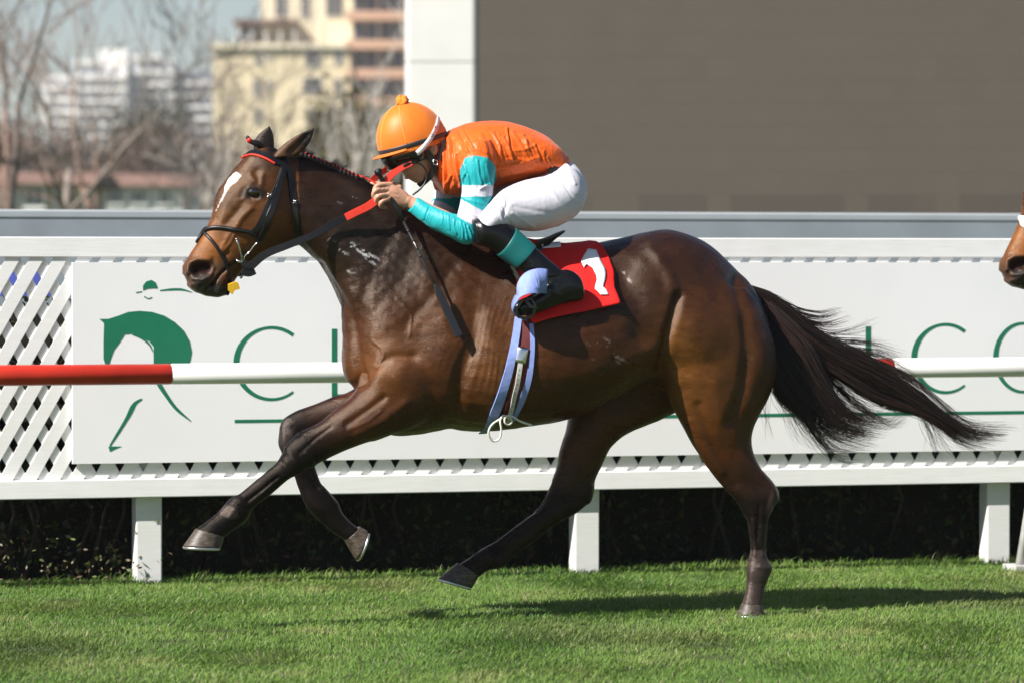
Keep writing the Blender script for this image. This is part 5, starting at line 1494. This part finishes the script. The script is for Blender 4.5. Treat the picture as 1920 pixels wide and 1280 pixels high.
M_RTXT = plain('strap_print_red', (.62, .03, .03), .5); M_NTXT = plain('strap_print_navy', (.03, .04, .16), .5)
tdir = np.array([.50, -.866]); tn = np.array([-.866, -.5])
def sg(u, v, pts, mat):
    mb = MB()
    q = []
    for a, b in pts:
        w = np.array([u, v]) + tdir * a + tn * b
        p, n_ = on_cap(w[0], w[1], 1.5)
        if p is not None: q.append(p)
    if len(q) > 1: mb.tube(q, .0013, 5); mb.build('strap_print', mat, far_strap, True)
sg(808.5, 257, [(0, 3), (0, -2), (3, -2), (3, 3)], M_NTXT); sg(811, 252.5, [(0, 4), (0, -2)], M_NTXT)
sg(812.3, 249.5, [(0, 3), (1, -2), (2, 1), (3, -2), (4, 3)], M_RTXT); sg(815, 244, [(0, 3), (0, -2)], M_RTXT); sg(816, 241.5, [(0, -2), (0, 3), (3, 3), (3, -2)], M_RTXT)
bc = hp(8, -18, -.096)
MB().tube([P(783, 291, -.094), P(790, 282, -.1)], .008, 8).build('strap_clip', plain('clip_grey', (.38, .38, .40), .35), gg, True)
# chin strap
M_CH = M_BELT
mb = MB(); c = pline([(797, 284, -.090), (806, 296, -.088), (813, 308, -.082), (812, 322, -.070), (802, 336, -.048), (790, 347, -.015)], 20)
ribbon(mb, [P(*r) for r in c], [Vector((-.2, -1, -.1))] * 20, [14 * PXM, 13 * PXM, 9 * PXM], .006)
c = pline([(832, 262, -.09), (830, 280, -.088), (822, 297, -.086), (813, 308, -.084)], 12)
ribbon(mb, [P(*r) for r in c], [Vector((0, -1, 0))] * 12, [6 * PXM, 7 * PXM], .005)
cs = pair(mb, 'chin_strap', M_CH, jk)
MB().tube([P(812, 300, -.098), P(820, 302, -.098), P(820, 310, -.098), P(813, 309, -.098), P(812, 300, -.098)], .0022, 6).build('strap_ring', M_STEEL, cs, True)

# -- stirrup and the blue pad over the foot
M_STIR = plain('stirrup_alloy', (.12, .12, .125), .35, metal=.6)
MB().tube([P(972, 594, -.375), P(968, 580, -.385), P(980, 562, -.39), P(996, 560, -.385), P(1004, 575, -.385), P(1000, 592, -.375), P(985, 597, -.33), P(972, 594, -.375)], .006, 8).build('stirrup', M_STIR, saddle, True)
MB().tube([P(984, 560, -.392), P(994, 574, -.40), P(1008, 580, -.395)], [.006, .008, .004], 8).build('stirrup_bolt', M_STIR, saddle, True)
cc = pline([(1026, 528, -.385), (1010, 527, -.40), (992, 534, -.402), (974, 552, -.40), (962, 572, -.385), (963, 586, -.36), (975, 594, -.335), (985, 598, -.31)], 26)
mb = MB(); ns = []
pp = [P(*r) for r in cc]
wv = np.interp(np.linspace(0, 1, 26), [0, .25, .55, .8, 1], [.095, .100, .065, .022, .022])
vs = []
for i, p in enumerate(pp):
    t = (pp[min(i + 1, 25)] - pp[max(i - 1, 0)]).normalized()
    s_ = Vector((.55, .25, .8)).normalized() if i < 14 else Vector((.1, .9, .3)).normalized()
    s_ = (s_ - t * s_.dot(t)).normalized(); n_ = t.cross(s_)
    for a, b in ((-.5, -.5), (.5, -.5), (.5, .5), (-.5, .5)): vs.append(p + s_ * (wv[i] * a) + n_ * (.005 * b))
fs = []
for i in range(25):
    for k in range(4):
        a, b = i * 4 + k, i * 4 + (k + 1) % 4; fs.append((a, b, b + 4, a + 4))
fs += [(3, 2, 1, 0), (100, 101, 102, 103)]
mb.add(vs, fs).build('girth_end', M_BLUE, saddle, True)
# stirrup leather on the far side stays hidden behind the horse

# ------------------------------------------------------------------ the following horse, of which the muzzle enters the frame
dx = P(1874, 500).x - P(340, 500).x
def follow(src, label, extra=None):
    c = copy_tree(src)
    c['label'] = label
    piv = P(345, 500) ; loc = Vector(src.location)
    rot_ = Matrix.Rotation(math.radians(-6.0), 4, 'Y')
    newp = piv + Vector((dx - .068, .05, .0))
    c.matrix_world = Matrix.Translation(newp) @ rot_ @ Matrix.Translation(loc - piv)
    return c
h2 = follow(racer, 'following bay racehorse whose muzzle only enters at the picture edge')
b2 = follow(bridle, 'bridle with a white sheepskin noseband on the following horse')
fz = [hit(u, v, .02)[0] for u, v in pline([(436, 410), (438, 418), (442, 428), (447, 437)], 14)]
fz = fz + [Vector((p.x, -p.y, p.z)) for p in reversed(fz)]
fsk = Skin(MB().tube(fz[:14], .02, 14).mesh('sheepskin'), 0); fsk.co += fsk.no * (.005 * wob(fsk.co, 200, 3))[:, None]; fsk.refresh()
sh = link('sheepskin_roll', fsk.me, plain('sheepskin', (.78, .76, .72), .95, var=.1, scale=80))
sh.parent = b2; sh.matrix_parent_inverse = Matrix.Translation(-Vector(bridle.location))
# ------------------------------------------------------------------ hazy air
hz = NT('haze_air')
for n in list(hz.t.nodes):
    if n.type == 'BSDF_PRINCIPLED': hz.t.nodes.remove(n)
vol = hz.t.nodes.new('ShaderNodeVolumePrincipled')
vol.inputs['Color'].default_value = (.97, .93, .99, 1)
vol.inputs['Density'].default_value = .0003
vol.inputs['Anisotropy'].default_value = .2
hz.t.links.new(vol.outputs[0], hz.t.nodes['Material Output'].inputs['Volume'])
o = MB().box((-2600, -500, -1), (2600, 4100, 62)).build('haze', hz.m, kind='stuff', label='thin pale haze hanging over the whole place', cat='haze')
